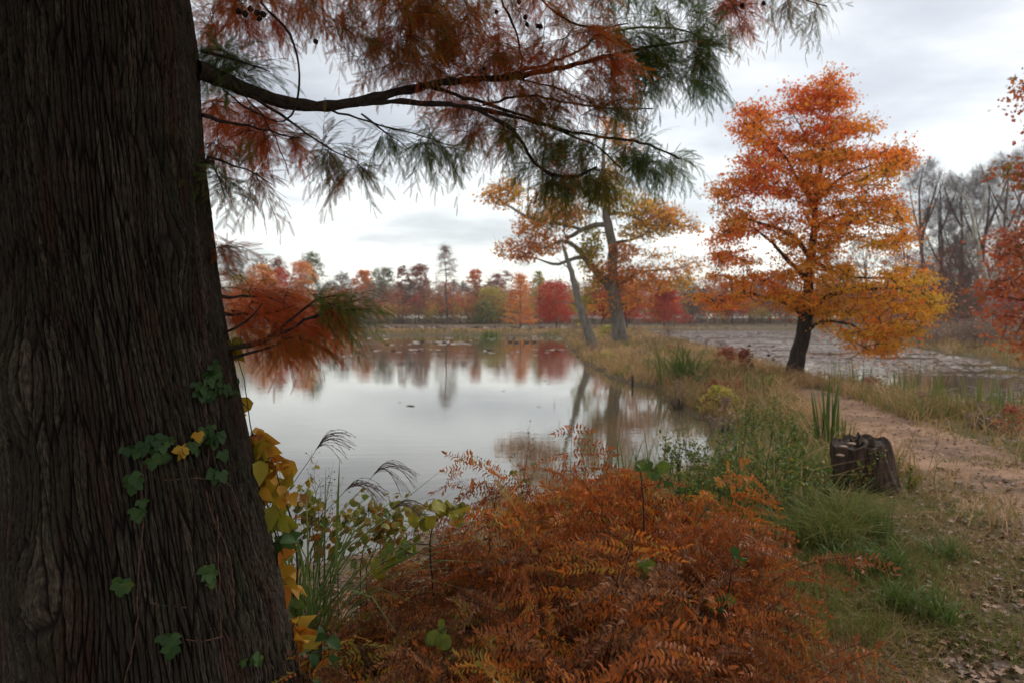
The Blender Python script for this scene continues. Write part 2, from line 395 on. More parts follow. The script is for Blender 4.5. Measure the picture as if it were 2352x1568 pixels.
M['pads'] = leafmat('withered_lily_pads', [(0, (.13, .055, .045)), (.4, (.20, .15, .12)), (.7, (.29, .245, .20)), (1, (.40, .36, .30))], rough=.5, trans=.05, spec=.35)
M['weed'] = leafmat('weed_leaves', [(0, (.055, .11, .022)), (.4, (.11, .17, .035)), (.7, (.25, .21, .03)), (1, (.34, .13, .03))], trans=.35)
def farleaf(name, a, b, c): return leafmat(name, [(0, a), (.5, b), (1, c)], trans=.35)
FL = {
 'orange': farleaf('orange_foliage', (.60, .14, .045), (.74, .25, .06), (.76, .40, .09)),
 'red': farleaf('red_foliage', (.36, .04, .03), (.56, .075, .04), (.64, .16, .05)),
 'crimson': farleaf('crimson_foliage', (.50, .05, .055), (.66, .10, .08), (.70, .2, .08)),
 'brown': farleaf('russet_foliage', (.20, .06, .04), (.32, .10, .055), (.42, .16, .07)),
 'green': farleaf('grey_green_foliage', (.10, .12, .055), (.17, .19, .08), (.26, .25, .10)),
 'yellow': farleaf('yellow_green_foliage', (.26, .25, .05), (.44, .37, .08), (.58, .40, .10)),
 'pink': farleaf('dusky_pink_foliage', (.30, .06, .06), (.42, .12, .10), (.4, .18, .12)),
 'dull': farleaf('dull_brown_foliage', (.16, .11, .085), (.26, .165, .12), (.34, .24, .15)),
 'edge': farleaf('red_and_green_oak_foliage', (.22, .17, .04), (.46, .085, .035), (.66, .22, .06)),
}

# ---------------------------------------------------------------- terrain
def GP(pts, z=0.0): return np.array([G(x, y, z) for x, y in pts])
POND_L = np.r_[GP([(1292, 776), (1300, 785), (1312, 800), (1340, 828), (1392, 858), (1440, 882), (1500, 890), (1522, 905), (1562, 935), (1625, 962), (1690, 985), (1715, 1015), (1712, 1055),
                   (1640, 1085), (1560, 1100), (1480, 1112), (1400, 1120), (1300, 1150), (1200, 1180), (1050, 1215), (900, 1265), (750, 1310), (600, 1330)]),
               [(-6, 6.2), (-14, 7.5), (-28, 12), (-45, 25), (-55, 45), (-60, 66)], GP([(500, 771), (800, 771.5), (1100, 771), (1240, 772)])]
POND_R = np.r_[GP([(1478, 766), (1560, 786), (1650, 812), (1720, 838), (1790, 856), (1835, 872), (1870, 889), (1935, 895), (2010, 908), (2100, 928), (2200, 950), (2290, 962), (2400, 985)]),
               [(11, 10.2), (16, 13.5), (18, 19)], GP([(2352, 852), (2280, 832), (2200, 818), (2110, 800), (2060, 785), (2030, 768), (2000, 759.5), (1700, 759), (1490, 760)])]
MUDPOND = GP([(200, 752), (700, 752), (1280, 753), (1330, 757), (1270, 763.5), (900, 763), (600, 763.5), (250, 763)])
STRIP = GP([(1530, 750.3), (1770, 750.5), (1770, 753.5), (1530, 753.5)])
PONDS = [POND_L, POND_R, MUDPOND, STRIP]
PATHC = [(G(1840, 893, .3)), G(1905, 920, .33), G(1985, 958, .35), G(2090, 1008, .4), G(2225, 1062, .43), G(2380, 1122, .45), G(2700, 1260, .46)]
PATHW = [.7, .8, .9, .95, .95, .95, 1.0]
def sd_all(x, y):
    d = np.full(np.shape(x), 1e9)
    for p in PONDS: d = np.minimum(d, sdf(x, y, p))
    r = np.hypot(x, y)
    return d + (fbm(x * .9, y * .9) - .5) * np.clip(r * .03, .1, 1.2)
def hfun(x, y, s=None):
    x = np.asarray(x, float); y = np.asarray(y, float)
    if s is None: s = sd_all(x, y)
    top = .34 + .12 * np.clip((12 - y) / 8, 0, 1) + np.clip((np.hypot(x, y) - 130) / 150, 0, 1) * .5
    h = np.where(s > 0, .05 + (top - .05) * (1 - np.exp(-np.maximum(s, 0) / 1.1)), -.6 * (1 - np.exp(np.minimum(s, 0) / .9)))
    h = h + (fbm(x * .7, y * .7) - .5) * .12 * np.clip(s, 0, 1) + (fbm(x * 4, y * 4) - .5) * .03 * np.clip(s * 3, 0, 1)
    return h
rr = np.concatenate([[0.02], np.geomspace(.6, 60, 380), np.geomspace(61, 1400, 150)])
th = np.concatenate([np.linspace(-46, 46, 620), np.linspace(47.5, 312.5, 110)]) * pi / 180
RR, TT = np.meshgrid(rr, th, indexing='ij')
gx, gy = (RR * np.sin(TT)).ravel(), (RR * np.cos(TT)).ravel()
gz = hfun(gx, gy)
nt_, nr_ = len(th), len(rr)
i, j = np.meshgrid(np.arange(nr_ - 1), np.arange(nt_), indexing='ij'); j2 = (j + 1) % nt_
Fg = np.stack([i * nt_ + j, i * nt_ + j2, (i + 1) * nt_ + j2, (i + 1) * nt_ + j], -1).reshape(-1, 4)[:, ::-1]
tag(ob('ground', mesh_data('ground', np.stack([gx, gy, gz], 1), [Fg], M['ground'], True)), kind='structure')
# one sheet of water per pond
W = 900
tag(ob('water', mesh_data('water', [[-300, 2, 0], [300, 2, 0], [300, 260, 0], [-300, 260, 0]], [[[0, 1, 2, 3]]], M['water'])), kind='structure')
# path: a sheet draped on the ground, its sides sinking into the turf
pc, pw = resample(np.c_[PATHC, np.zeros(len(PATHC))], PATHW, .12)
pt = nrm(np.gradient(pc, axis=0)); pn = np.stack([pt[:, 1], -pt[:, 0]], 1)
uu = np.linspace(-1, 1, 41)
X = pc[:, None, 0] + pn[:, None, 0] * uu * pw[:, None]; Y = pc[:, None, 1] + pn[:, None, 1] * uu * pw[:, None]
edge = np.clip((1 - np.abs(uu))[None] * 5 - (fbm(X * 1.8, Y * 1.8) - .35) * 2.2, -1, 1)
Z = hfun(X, Y) + .02 * edge
a, b = X.shape; i, j = np.meshgrid(np.arange(a - 1), np.arange(b - 1), indexing='ij')
Fp = np.stack([i * b + j, i * b + j + 1, (i + 1) * b + j + 1, (i + 1) * b + j], -1).reshape(-1, 4)
tag(ob('path', mesh_data('path', np.stack([X, Y, Z], -1).reshape(-1, 3), [Fp], M['path'], True)), kind='structure')
PATHPOLY = np.r_[pc[:, :2] + pn * pw[:, None] * .6, (pc[:, :2] - pn * pw[:, None] * .6)[::-1]]

# ---------------------------------------------------------------- foreground cypress
TT_ = [(-3000, 330, 40), (-1200, 385, -10), (-400, 425, -60), (0, 441, -72), (130, 460, -70), (350, 470, -62), (545, 490, -52), (750, 518, -38), (950, 557, -26), (1150, 598, -20), (1350, 641, -16), (1568, 684, -14), (1750, 745, -25), (1900, 850, -110)]
DT = 2.42
tz = np.array([P(0, t[0], DT)[2] for t in TT_]); o_ = np.argsort(tz)
tz = tz[o_]; tr = np.array([(t[1] - CX) / F for t in TT_])[o_]; tl = np.array([(t[2] - CX) / F for t in TT_])[o_]
def trunk_at(z):
    aR = np.arctan(np.interp(z, tz, tr)); aL = np.arctan(np.interp(z, tz, tl))
    am, hw = (aR + aL) / 2, (aR - aL) / 2
    D = DT / np.cos(am) * .93 + .0
    return D * np.sin(am), D * np.cos(am), D * np.sin(hw)
cyp = empty('cypress_tree', (trunk_at(.45)[0], trunk_at(.45)[1], .42), 'massive dark cypress with shaggy bark and feathery rust and green sprays filling the left side', 'tree')
zs = np.concatenate([np.linspace(.1, .6, 30)[:-1], np.linspace(.6, 3.35, 800), np.linspace(3.4, 10, 60)])
cx_, cy_, rad_ = trunk_at(zs)
cam_az = math.atan2(-trunk_at(1.5)[1], -trunk_at(1.5)[0])
ths = np.concatenate([np.linspace(-105, 105, 520), np.linspace(107, 253, 50)]) * pi / 180 + cam_az
TH, ZZ = np.meshgrid(ths, zs); nth = len(ths)
Rm = rad_[:, None] * (1 + .022 * np.sin(3 * TH + 1.1) * np.cos(ZZ * .9) + .016 * np.sin(7 * TH + ZZ * 1.3))
def knot(px, py):
    p = P(px, py, 2.05); return p
for (kx, ky, ks, ka) in ((150, 865, .10, .028), (215, 1315, .11, .022), (440, 560, .05, .02), (235, 250, .03, .012)):
    kp = P(kx, ky, 2.02); kth = math.atan2(kp[1] - trunk_at(kp[2])[1], kp[0] - trunk_at(kp[2])[0])
    dth = (TH - kth + pi) % (2 * pi) - pi
    Rm = Rm + ka * np.exp(-((dth * rad_[:, None]) ** 2 + (ZZ - kp[2]) ** 2 * .8) / (2 * ks ** 2))
TX, TY = cx_[:, None] + Rm * np.cos(TH), cy_[:, None] + Rm * np.sin(TH)
U = (TH - cam_az) * .47; Vv = ZZ * 1.0
for (kx, ky, ks) in ((150, 865, .085), (215, 1315, .10), (440, 560, .05)):
    kp = P(kx, ky, 2.02); kth = math.atan2(kp[1] - trunk_at(kp[2])[1], kp[0] - trunk_at(kp[2])[0]); ku = (kth - cam_az + pi) % (2 * pi) - pi; ku *= .47
    du, dv = U - ku, ZZ - kp[2]
    g = np.exp(-(du ** 2 + dv ** 2 * .6) / (2 * (ks * 1.0) ** 2))
    U = U - g * du * .75
U = U + .03 * np.sin(ZZ * 1.1 + 2 * TH) + .006 * np.sin(ZZ * 5 + 3 * TH)
a, b = TH.shape; i, j = np.meshgrid(np.arange(a - 1), np.arange(b), indexing='ij'); j2 = (j + 1) % b
Ft = np.stack([i * b + j, i * b + j2, (i + 1) * b + j2, (i + 1) * b + j], -1).reshape(-1, 4)
TV = np.stack([TX, TY, ZZ], -1).reshape(-1, 3)
ob('trunk', mesh_data('trunk', TV - np.array(cyp.location), [Ft], M['bark'], True, uv=np.stack([U, Vv], -1).reshape(-1, 2)), cyp)
bz, bt = slice(0, a, 6), slice(0, b, 6)
TVc = np.stack([TX, TY, ZZ], -1)[bz, bt]; a2, b2 = TVc.shape[:2]
BV = BVHTree.FromPolygons([tuple(v) for v in TVc.reshape(-1, 3)], [(q * b2 + w, q * b2 + (w + 1) % b2, (q + 1) * b2 + (w + 1) % b2, (q + 1) * b2 + w) for q in range(a2 - 1) for w in range(b2)])
def on_trunk(px, py, out=.012):
    d = P(px, py, 1.0) - np.array([0, 0, H]); dv = Vector(d).normalized()
    loc, n, _, _ = BV.ray_cast(Vector((0, 0, H)), dv)
    if loc is None: return None, None
    n = n if n.dot(dv) < 0 else -n
    return np.array(loc + n * out), np.array(n)
def shrub_limbs(defs, d0):
    return [(PL(p, d0), np.linspace(r0, r1, len(p))) for p, r0, r1 in defs]

# limbs (x, y, depth)
LIMBS = [
 ([(452, 160, 2.36), (500, 178, 2.42), (560, 205, 2.5), (640, 232, 2.58), (690, 243, 2.62), (740, 246, 2.66), (830, 234, 2.74), (930, 208, 2.84), (1000, 193, 2.92), (1080, 184, 3.0), (1180, 179, 3.1), (1300, 155, 3.2), (1400, 128, 3.3), (1500, 108, 3.4), (1580, 95, 3.45)], .030, .006),
 ([(790, 238, 2.7), (900, 233, 2.8), (1000, 240, 2.85), (1080, 245, 2.9), (1150, 262, 2.95), (1260, 290, 3.0), (1350, 310, 3.05), (1470, 325, 3.1), (1560, 365, 3.15)], .013, .004),
 ([(980, 196, 2.9), (1040, 215, 2.95), (1120, 240, 3.0), (1190, 262, 3.02), (1290, 300, 3.06), (1380, 340, 3.1), (1430, 390, 3.12)], .009, .003),
 ([(1080, 245, 2.9), (1140, 278, 2.9), (1190, 300, 2.9), (1205, 345, 2.9), (1232, 385, 2.9), (1280, 408, 2.92), (1330, 408, 2.95), (1370, 385, 3.0)], .008, .007),
 ([(555, 206, 2.5), (640, 262, 2.5), (700, 305, 2.5), (760, 345, 2.52), (820, 370, 2.55)], .006, .002),
 ([(730, 243, 2.66), (800, 265, 2.66), (870, 290, 2.68), (950, 310, 2.7), (1040, 335, 2.72)], .005, .002),
 ([(830, 262, 2.7), (880, 300, 2.7), (940, 345, 2.72)], .004, .002),
 ([(1110, 242, 3.0), (1200, 215, 3.1), (1300, 235, 3.2), (1400, 250, 3.25), (1500, 250, 3.3)], .006, .003),
 ([(1180, 180, 3.1), (1260, 195, 3.1), (1330, 225, 3.12), (1400, 262, 3.15)], .005, .002),
 ([(1130, 182, 3.05), (1250, 150, 3.2), (1330, 120, 3.3), (1380, 80, 3.4), (1480, 60, 3.5), (1580, 70, 3.5), (1640, 110, 3.5)], .007, .003),
 # hanging from limbs above the frame
 ([(690, -120, 2.6), (620, -40, 2.5), (585, 5, 2.5), (640, 45, 2.5), (672, 85, 2.5), (683, 130, 2.5), (688, 180, 2.48), (686, 225, 2.46), (672, 275, 2.45), (650, 292, 2.45), (610, 272, 2.42), (560, 245, 2.4), (510, 205, 2.36)], .0045, .003),
 ([(560, 215, 2.45), (600, 260, 2.4), (635, 320, 2.4), (650, 365, 2.4), (663, 402, 2.4)], .003, .0012),
 ([(430, -90, 2.4), (600, -70, 2.6), (850, -60, 2.8), (1150, -75, 3.1), (1450, -60, 3.3), (1700, -40, 3.5), (1800, -20, 3.6)], .02, .008),
 ([(1130, -70, 3.1), (1150, 0, 3.1), (1185, 70, 3.1), (1200, 120, 3.1), (1195, 180, 3.1)], .006, .004),
 ([(1190, -70, 3.0), (1245, 0, 3.0), (1290, 45, 3.0), (1370, 70, 3.1), (1440, 55, 3.2)], .006, .003),
 ([(900, -60, 2.85), (930, 20, 2.85), (950, 90, 2.85), (930, 150, 2.85)], .005, .002),
 ([(1640, -50, 3.5), (1680, 0, 3.5), (1700, 50, 3.5)], .005, .002),
 ([(1750, -30, 3.5), (1830, -5, 3.5), (1900, 15, 3.5)], .005, .002),
 ([(455, 0, 2.35), (520, -20, 2.35), (560, 10, 2.3)], .004, .002),
 ([(462, 118, 2.36), (520, 128, 2.35), (570, 150, 2.35), (620, 165, 2.35)], .006, .002),
 ([(465, 265, 2.36), (540, 285, 2.5), (620, 300, 2.6), (690, 318, 2.6)], .007, .002),
 ([(475, 360, 2.3), (520, 372, 2.3), (570, 390, 2.3), (625, 425, 2.3)], .004, .0015),
 ([(475, 360, 2.3), (508, 395, 2.3), (515, 450, 2.3)], .003, .0015),
 # low branch over the water
 ([(515, 802, 2.3), (600, 785, 2.35), (660, 760, 2.4), (700, 735, 2.4), (760, 712, 2.42), (830, 712, 2.45)], .010, .003),
 ([(600, 785, 2.35), (650, 755, 2.4), (685, 720, 2.45), (710, 690, 2.45), (760, 672, 2.5), (800, 680, 2.5)], .006, .002),
 ([(520, 825, 2.3), (590, 808, 2.32), (650, 785, 2.35), (690, 770, 2.35)], .006, .002),
 ([(515, 765, 2.3), (590, 730, 2.3), (600, 700, 2.3)], .005, .002),
 ([(510, 720, 2.35), (600, 725, 2.5), (680, 700, 2.6)], .006, .003),
 ([(505, 680, 2.4), (590, 680, 2.6), (650, 690, 2.7)], .006, .003),
]
lp = Part(); limbs = []
for p, r0, r1 in LIMBS:
    q, r = resample(PL(p, 0), np.linspace(r0, r1, len(p)) , .04)
    q[1:-1] += rng.normal(size=(len(q) - 2, 3)) * .0025
    r = r * (1 + .12 * rng.normal(size=len(r)))
    V, Fs = tubes(q[None], r[None], 9); lp.add(V, Fs, .5); limbs.append((q, r))
# the heavy limbs of the crown above the frame
for az, el, L, r0, z0 in ((.2, .35, 4.5, .07, 3.9), (1.2, .4, 4.2, .07, 4.4), (2.6, .35, 4.2, .07, 4.2), (3.9, .4, 4.5, .07, 4.6), (5.1, .4, 4.6, .06, 4.1), (5.8, .45, 4.4, .06, 5.0), (.8, .5, 4., .06, 5.6), (3.2, .4, 4., .06, 5.4)):
    c0 = np.array([*trunk_at(z0)[:2], z0]); k = np.linspace(0, 1, 8)[:, None]
    q = c0 + k * L * np.array([cos(az) * cos(el), sin(az) * cos(el), sin(el)]) + k * k * np.array([0, 0, -.5]) + rng.normal(size=(8, 3)) * .05
    V, Fs = tubes(q[None], np.linspace(r0, .015, 8)[None], 8); lp.add(V, Fs, .5); 
limb_obj = lp.build('limbs', M['limb'], cyp, True)

# foliage regions: polygon in picture, depth range, number of twigs, colour (0 green..1 rust)
REG = [
 ([(455, -60), (700, -60), (700, 30), (650, 80), (610, 60), (560, 95), (520, 70), (462, 85)], (2.3, 2.8), 60, .84),
 ([(640, -60), (1000, -60), (1010, 60), (960, 190), (900, 175), (850, 190), (800, 120), (760, 60), (700, 40)], (2.6, 3.1), 105, .60),
 ([(860, -60), (1420, -60), (1400, 80), (1240, 130), (1180, 150), (1100, 170), (1000, 175), (900, 120)], (2.8, 3.4), 165, .66),
 ([(1000, 60), (1250, 130), (1420, 60), (1440, 180), (1330, 220), (1180, 230), (1040, 250), (980, 200)], (2.9, 3.4), 110, .76),
 ([(1380, -20), (1640, -40), (1650, 80), (1640, 150), (1580, 170), (1480, 180), (1400, 190)], (3.1, 3.6), 105, .16),
 ([(1440, 110), (1600, 90), (1640, 190), (1600, 200), (1530, 200), (1450, 230)], (3.1, 3.5), 55, .12),
 ([(1640, -60), (1730, -60), (1715, 50), (1690, 95), (1650, 60)], (3.4, 3.7), 30, .78),
 ([(1730, -60), (1920, -60), (1925, 20), (1890, 50), (1840, 20), (1740, 5)], (3.4, 3.7), 26, .36),
 ([(470, 95), (520, 110), (570, 140), (600, 175), (540, 185), (480, 160)], (2.2, 2.5), 26, .22),
 ([(465, 205), (550, 225), (620, 270), (690, 300), (690, 335), (600, 335), (540, 310), (470, 320)], (2.4, 2.9), 62, .84),
 ([(470, 320), (510, 330), (500, 365), (475, 370)], (2.2, 2.5), 8, .8),
 ([(520, 365), (600, 390), (630, 420), (600, 430), (540, 395)], (2.25, 2.4), 9, .55),
 ([(500, 385), (520, 395), (525, 450), (505, 450)], (2.25, 2.35), 4, .4),
 ([(690, 305), (760, 330), (830, 365), (840, 390), (780, 395), (720, 340)], (2.45, 2.6), 17, .48),
 ([(840, 280), (960, 295), (1060, 320), (1060, 345), (940, 350), (880, 315)], (2.6, 2.85), 25, .22),
 ([(1040, 205), (1180, 240), (1190, 300), (1110, 330), (1060, 300), (1020, 250)], (2.9, 3.3), 38, .72),
 ([(1180, 230), (1400, 190), (1430, 240), (1300, 280), (1200, 270)], (2.9, 3.3), 40, .5),
 ([(1160, 290), (1360, 300), (1440, 330), (1440, 400), (1370, 415), (1280, 420), (1210, 390), (1170, 340)], (2.8, 3.2), 78, .30),
 ([(1400, 300), (1500, 320), (1570, 365), (1560, 385), (1500, 390), (1420, 370)], (3.0, 3.3), 34, .16),
 ([(1240, 400), (1400, 400), (1380, 430), (1280, 430)], (2.85, 3.1), 20, .24),
 ([(1385, 230), (1430, 230), (1440, 260), (1390, 265)], (2.9, 3.2), 8, .15),
 ([(500, 650), (640, 655), (740, 680), (790, 720), (740, 765), (640, 745), (540, 760), (510, 720)], (2.35, 2.9), 85, .93),
 ([(560, 780), (740, 755), (730, 790), (640, 790), (560, 800)], (2.3, 2.5), 20, .72),
 ([(700, 665), (800, 665), (850, 720), (800, 760), (760, 740), (720, 700)], (2.35, 2.6), 30, .30),
 ([(495, 548), (525, 552), (520, 570), (497, 575)], (2.3, 2.4), 3, .6),
]
K = 6
def needle_tmpl():
    V, Fs = [[-.006, 0, 0], [.006, 0, 0], [.004, .5, -.03], [-.004, .5, -.03], [.001, 1, -.14], [-.001, 1, -.14]], [[0, 1, 2, 3], [3, 2, 4, 5]]
    V = [list(v) for v in V]; T = []
    n = 17
    for k in range(n):
        y = .06 + .9 * k / n; L = .125 * (1 - .55 * (abs(k / n - .38) / .62) ** 1.5)
        z = -.12 * y * y
        for s in (-1, 1):
            b0 = len(V); yy = y + (.02 if s > 0 else 0)
            V += [[0, yy - .012, z], [0, yy + .012, z], [s * L * .95, yy + L * .42 + .007, z - .018], [s * L * .95, yy + L * .42 - .007, z - .018]]
            T.append([b0, b0 + 1, b0 + 2, b0 + 3])
    return np.array(V), [np.array(Fs), np.array(T)]
NT = needle_tmpl()
twp = Part()
for ri, (poly, dr, n, col) in enumerate(REG):
    n = max(3, int(n * (.55 if poly[0][1] < 600 else .38))); dr = (dr[0] + .22, dr[1] + .22) if poly[0][0] < 480 else dr
    q = sample_poly(poly, n); dd = rng.uniform(*dr, n); tg = P(q[:, 0], q[:, 1], dd)
    Pt, R = grow(limbs, tg, .0011, K=K, lift=.10, step=.05, rmax=.004)
    V, Fs = tubes(Pt, R, 4); twp.add(V, Fs, .5)
    # every twig carries side sprays, every spray two-ranked leafy branchlets
    dirn = nrm(Pt[:, -1] - Pt[:, -3])
    ext = nrm(dirn * .8 + np.c_[np.full(n, .25), rng.normal(size=n) * .35, -np.full(n, .22) + rng.normal(size=n) * .25])
    if poly[0][1] > 600: ext = nrm(np.c_[np.full(n, .9), rng.normal(size=n) * .45, -np.full(n, .22) + rng.normal(size=n) * .22])
    ns = 6
    fp = Part()
    i = np.repeat(np.arange(n), ns); t = rng.uniform(.45, 1, n * ns); t[::ns] = 1
    kk = np.minimum((t * (K - 1)).astype(int), K - 2); f = (t * (K - 1) - kk)[:, None]
    o = Pt[i, kk] * (1 - f) + Pt[i, kk + 1] * f
    sd = rng.normal(size=(n * ns, 3)) * .75; sd[::ns] *= .3
    ax = nrm(ext[i] + sd); L = rng.uniform(.07, .17, n * ns)
    # spray axis curve
    ts = np.linspace(0, 1, 5)[None, :, None]
    SP = o[:, None] + ax[:, None] * L[:, None, None] * ts + np.array([0, 0, -1.]) * (ts ** 2) * L[:, None, None] * .35
    V, Fs = tubes(SP, np.broadcast_to(np.linspace(.0010, .0004, 5), (len(SP), 5)), 3); twp.add(V, Fs, .5)
    nb = 8
    bi = np.repeat(np.arange(len(SP)), nb); bt_ = np.tile(np.linspace(.1, 1, nb), len(SP)) + rng.normal(size=len(bi)) * .03
    bt_ = np.clip(bt_, 0, 1); kk = np.minimum((bt_ * 4).astype(int), 3); f = (bt_ * 4 - kk)[:, None]
    bo = SP[bi, kk] * (1 - f) + SP[bi, kk + 1] * f; tang = nrm(SP[bi, kk + 1] - SP[bi, kk])
    upv = nrm(rng.normal(size=(len(SP), 3)) * .5 + np.array([0, -.2, 1.]))[bi]
    side = nrm(np.cross(tang, upv)) * np.where(np.tile(np.arange(nb), len(SP)) % 2 == 0, 1, -1)[:, None]
    isend = (np.tile(np.arange(nb), len(SP)) == nb - 1)[:, None]
    bax = nrm(tang * .85 + side * np.where(isend, .05, .75) + rng.normal(size=(len(bi), 3)) * .12 + np.array([0, 0, -.24]))
    bs = rng.uniform(.05, .09, len(bi)) * (1.1 - .35 * bt_)
    V, Fs = stamp(NT[0], NT[1], bo, frames(bax, upv), bs)
    cv = np.clip(col + (rng.normal(size=n) * .13)[i] + (rng.normal(size=n * ns) * .05), 0, 1)[bi] + rng.normal(size=len(bi)) * .04
    rust = np.clip(cv, 0, 1)
    vv = fp; vv.add(V, [Fs[0]], np.repeat(rust, len(NT[1][0]))); 
    vv.F.setdefault(4, []).append(Fs[1]); vv.A.setdefault(4, []).append(np.repeat(rust, len(NT[1][1]))); vv.M.setdefault(4, []).append(np.zeros(len(Fs[1])))
    sp = fp.build('foliage', M['needle'], cyp)
    sp['label'] = 'green feathery needle spray' if col < .35 else ('rust-red feathery needle spray' if col > .7 else 'mixed green and rust needle spray')
twp.build('twigs', M['twig'], cyp)
# crown above the frame (what throws the shade on trunk and ferns)
n = 2600
az = rng.uniform(0, 2 * pi, n); r = 4.6 * np.sqrt(rng.uniform(.01, 1, n)); tc0 = np.array(trunk_at(4)[:2])
x, y = tc0[0] + r * np.cos(az), tc0[1] + r * np.sin(az)
zmin = np.maximum(3.7, H + .66 * np.maximum(np.hypot(x, y), y) + .35) + .0
z = zmin + rng.uniform(0, 2.6, n)
keep = (y < 5.2)
cp = Part(); leaves(cp, np.stack([x, y, z], 1)[keep], 34, (.22, .22, .10), .075, .6, LEAF4, vj=.25)
cp.build('crown', M['needle'], cyp)
# round cones
ico = np.array([[sin(a) * cos(b), sin(a) * sin(b), cos(a)] for a in np.linspace(.01, pi - .01, 6) for b in np.arange(7) / 7 * 2 * pi])
icf = [np.array([[i * 7 + j, i * 7 + (j + 1) % 7, (i + 1) * 7 + (j + 1) % 7, (i + 1) * 7 + j] for i in range(5) for j in range(7)])]
for (x, y, d) in ((596, 44, 2.5), (604, 33, 2.5), (590, 30, 2.5), (575, 20, 2.5), (563, 33, 2.5), (548, 27, 2.5), (725, 96, 2.6), (1192, 5, 3.1), (1207, 40, 3.1), (1210, 57, 3.1), (1234, 60, 3.1), (1241, 61, 3.1), (1070, 43, 3.0), (1074, 165, 3.0), (1112, 158, 3.0), (1705, 13, 3.4), (1754, 8, 3.4), (1140, 28, 3.0), (478, 372, 2.3), (487, 375, 2.3)):
    V, Fs = stamp(ico, icf, np.array([P(x, y, d)]), np.eye(3)[None], np.array([.0115 * rng.uniform(.8, 1.1)]))
    V2 = V + rng.normal(size=V.shape) * .0012
    c = Part(); c.add(V2, Fs, .5); c.build('cone', M['limb'], cyp, True)

# ---------------------------------------------------------------- creeper on the trunk
vn = empty('climbing_vine', (trunk_at(.6)[0] + .2, trunk_at(.6)[1] - .4, .45), 'creeping vine with dark green and a few yellow three-part leaves clinging to the cypress bark', 'vine')
vs = Part()
for line in ([(690, 1568), (640, 1520), (628, 1400), (625, 1250), (630, 1180), (612, 1110), (520, 1095), (440, 1100), (395, 1098), (352, 1102), (325, 1070), (330, 1040), (360, 1020), (400, 1012)],
             [(520, 1568), (505, 1480), (500, 1350), (498, 1200), (488, 1130), (470, 1080), (480, 1010), (470, 950), (465, 900), (470, 860), (450, 830)],
             [(470, 1130), (480, 1180), (510, 1240), (530, 1290), (535, 1400)], [(285, 1568), (310, 1480), (318, 1400), (316, 1300), (330, 1230), (325, 1150), (322, 1100)], [(345, 1380), (390, 1400), (430, 1390)],
             [(510, 1460), (470, 1478), (425, 1468)]):
    pts = [on_trunk(x, y, .006)[0] for x, y in line]; pts = [p for p in pts if p is not None]
    if len(pts) < 3: continue
    q, r = resample(pts, np.full(len(pts), .0022), .03); q += rng.normal(size=q.shape) * .0015
    V, Fs = tubes(q[None], r[None], 5); vs.add(V, Fs, .5)
vs.build('stem', barkmat('vine_stem', (.05, .025, .018), (.15, .08, .055), 60, 60, .001), vn, True)
vl = Part()
def trunk_leaf(x, y, s, v):
    p, n = on_trunk(x, y, rng.uniform(.015, .03))
    if p is None: return
    an = rng.uniform(-.5, .5); ax = np.array([sin(an) * .9, 0, -cos(an)]) + n * .25
    for da, sc in ((0, 1.), (1.15, .8), (-1.15, .8)):
        c, s_ = cos(da), sin(da)
        side = np.cross(nrm(ax), n); a2_ = nrm(ax) * c + side * s_
        V, Fs = stamp(LEAF6[0] * np.array([1.25, 1, 1]), LEAF6[1], p[None], frames(a2_[None], (n + rng.normal(size=3) * .25)[None]), np.array([s * sc]))
        vl.add(V, Fs, v + rng.normal() * .03)
for (cx0, cy0, sx, sy, n, lo, hi) in ((470, 880, 36, 38, 11, .02, .25), (500, 905, 18, 20, 3, .1, .3), (350, 1030, 40, 22, 9, .02, .28), (465, 1010, 35, 22, 8, .02, .28), (320, 1150, 22, 28, 3, .15, .3), (300, 1090, 14, 20, 2, .1, .2), (480, 1080, 12, 14, 2, .1, .2), (467, 1310, 12, 22, 4, .2, .35), (290, 1330, 16, 8, 2, .25, .35), (385, 1475, 14, 22, 3, .08, .15), (570, 1490, 16, 20, 3, .2, .3), (410, 1025, 8, 8, 2, .72, .8), (545, 870, 8, 25, 2, .1, .3), (440, 995, 6, 6, 1, .75, .95)):
    for _ in range(int(n * 1.5)): trunk_leaf(rng.normal(cx0, sx * .55), rng.normal(cy0, sy * .7), rng.uniform(.022, .042), rng.uniform(lo, hi))
vl.build('leaves', M['vine'], vn)

# ---------------------------------------------------------------- yellow shrub beside the trunk
def leafy_shrub(name, label, cat, stems, spots, size, d, parent_loc, template=LEAF6, group=None):
    e = empty(name, parent_loc, label, cat, group)
    sp = Part(); ls = []
    for p in stems:
        q, r = resample(PL(p, d), np.linspace(.005, .0018, len(p)), .05); q += rng.normal(size=q.shape) * .002
        V, Fs = tubes(q[None], r[None], 5); sp.add(V, Fs, .5); ls.append((q, r))
    lf = Part()
    for (x, y, sx, sy, n, v0, v1) in spots:
        n = int(n * 1.5)
        c = P(rng.normal(x, sx * .5, n), rng.normal(y, sy * .5, n), d + rng.normal(size=n) * .07)
        Pt, R = grow(ls, c, .0012, K=4, step=.05, rmax=.003); V, Fs = tubes(Pt, R, 4); sp.add(V, Fs, .5)
        ax = rng.normal(size=(n, 3)) * .6 + np.array([.35, 0, -.55]); nm = rng.normal(size=(n, 3)) * .6 + np.array([0, -1., .5])
        V, Fs = stamp(template[0] * np.array([.95, 1, 2.2]), template[1], c, frames(ax, nm), size * rng.uniform(.7, 1.25, n))
        lf.add(V, Fs, np.repeat(np.clip(rng.uniform(v0, v1, n), 0, 1), len(template[1][0])))
    sp.build('stems', M['twig'], e, True); lf.build('leaves', M['vine'], e)
    return e
gl = G(640, 1700, .45)
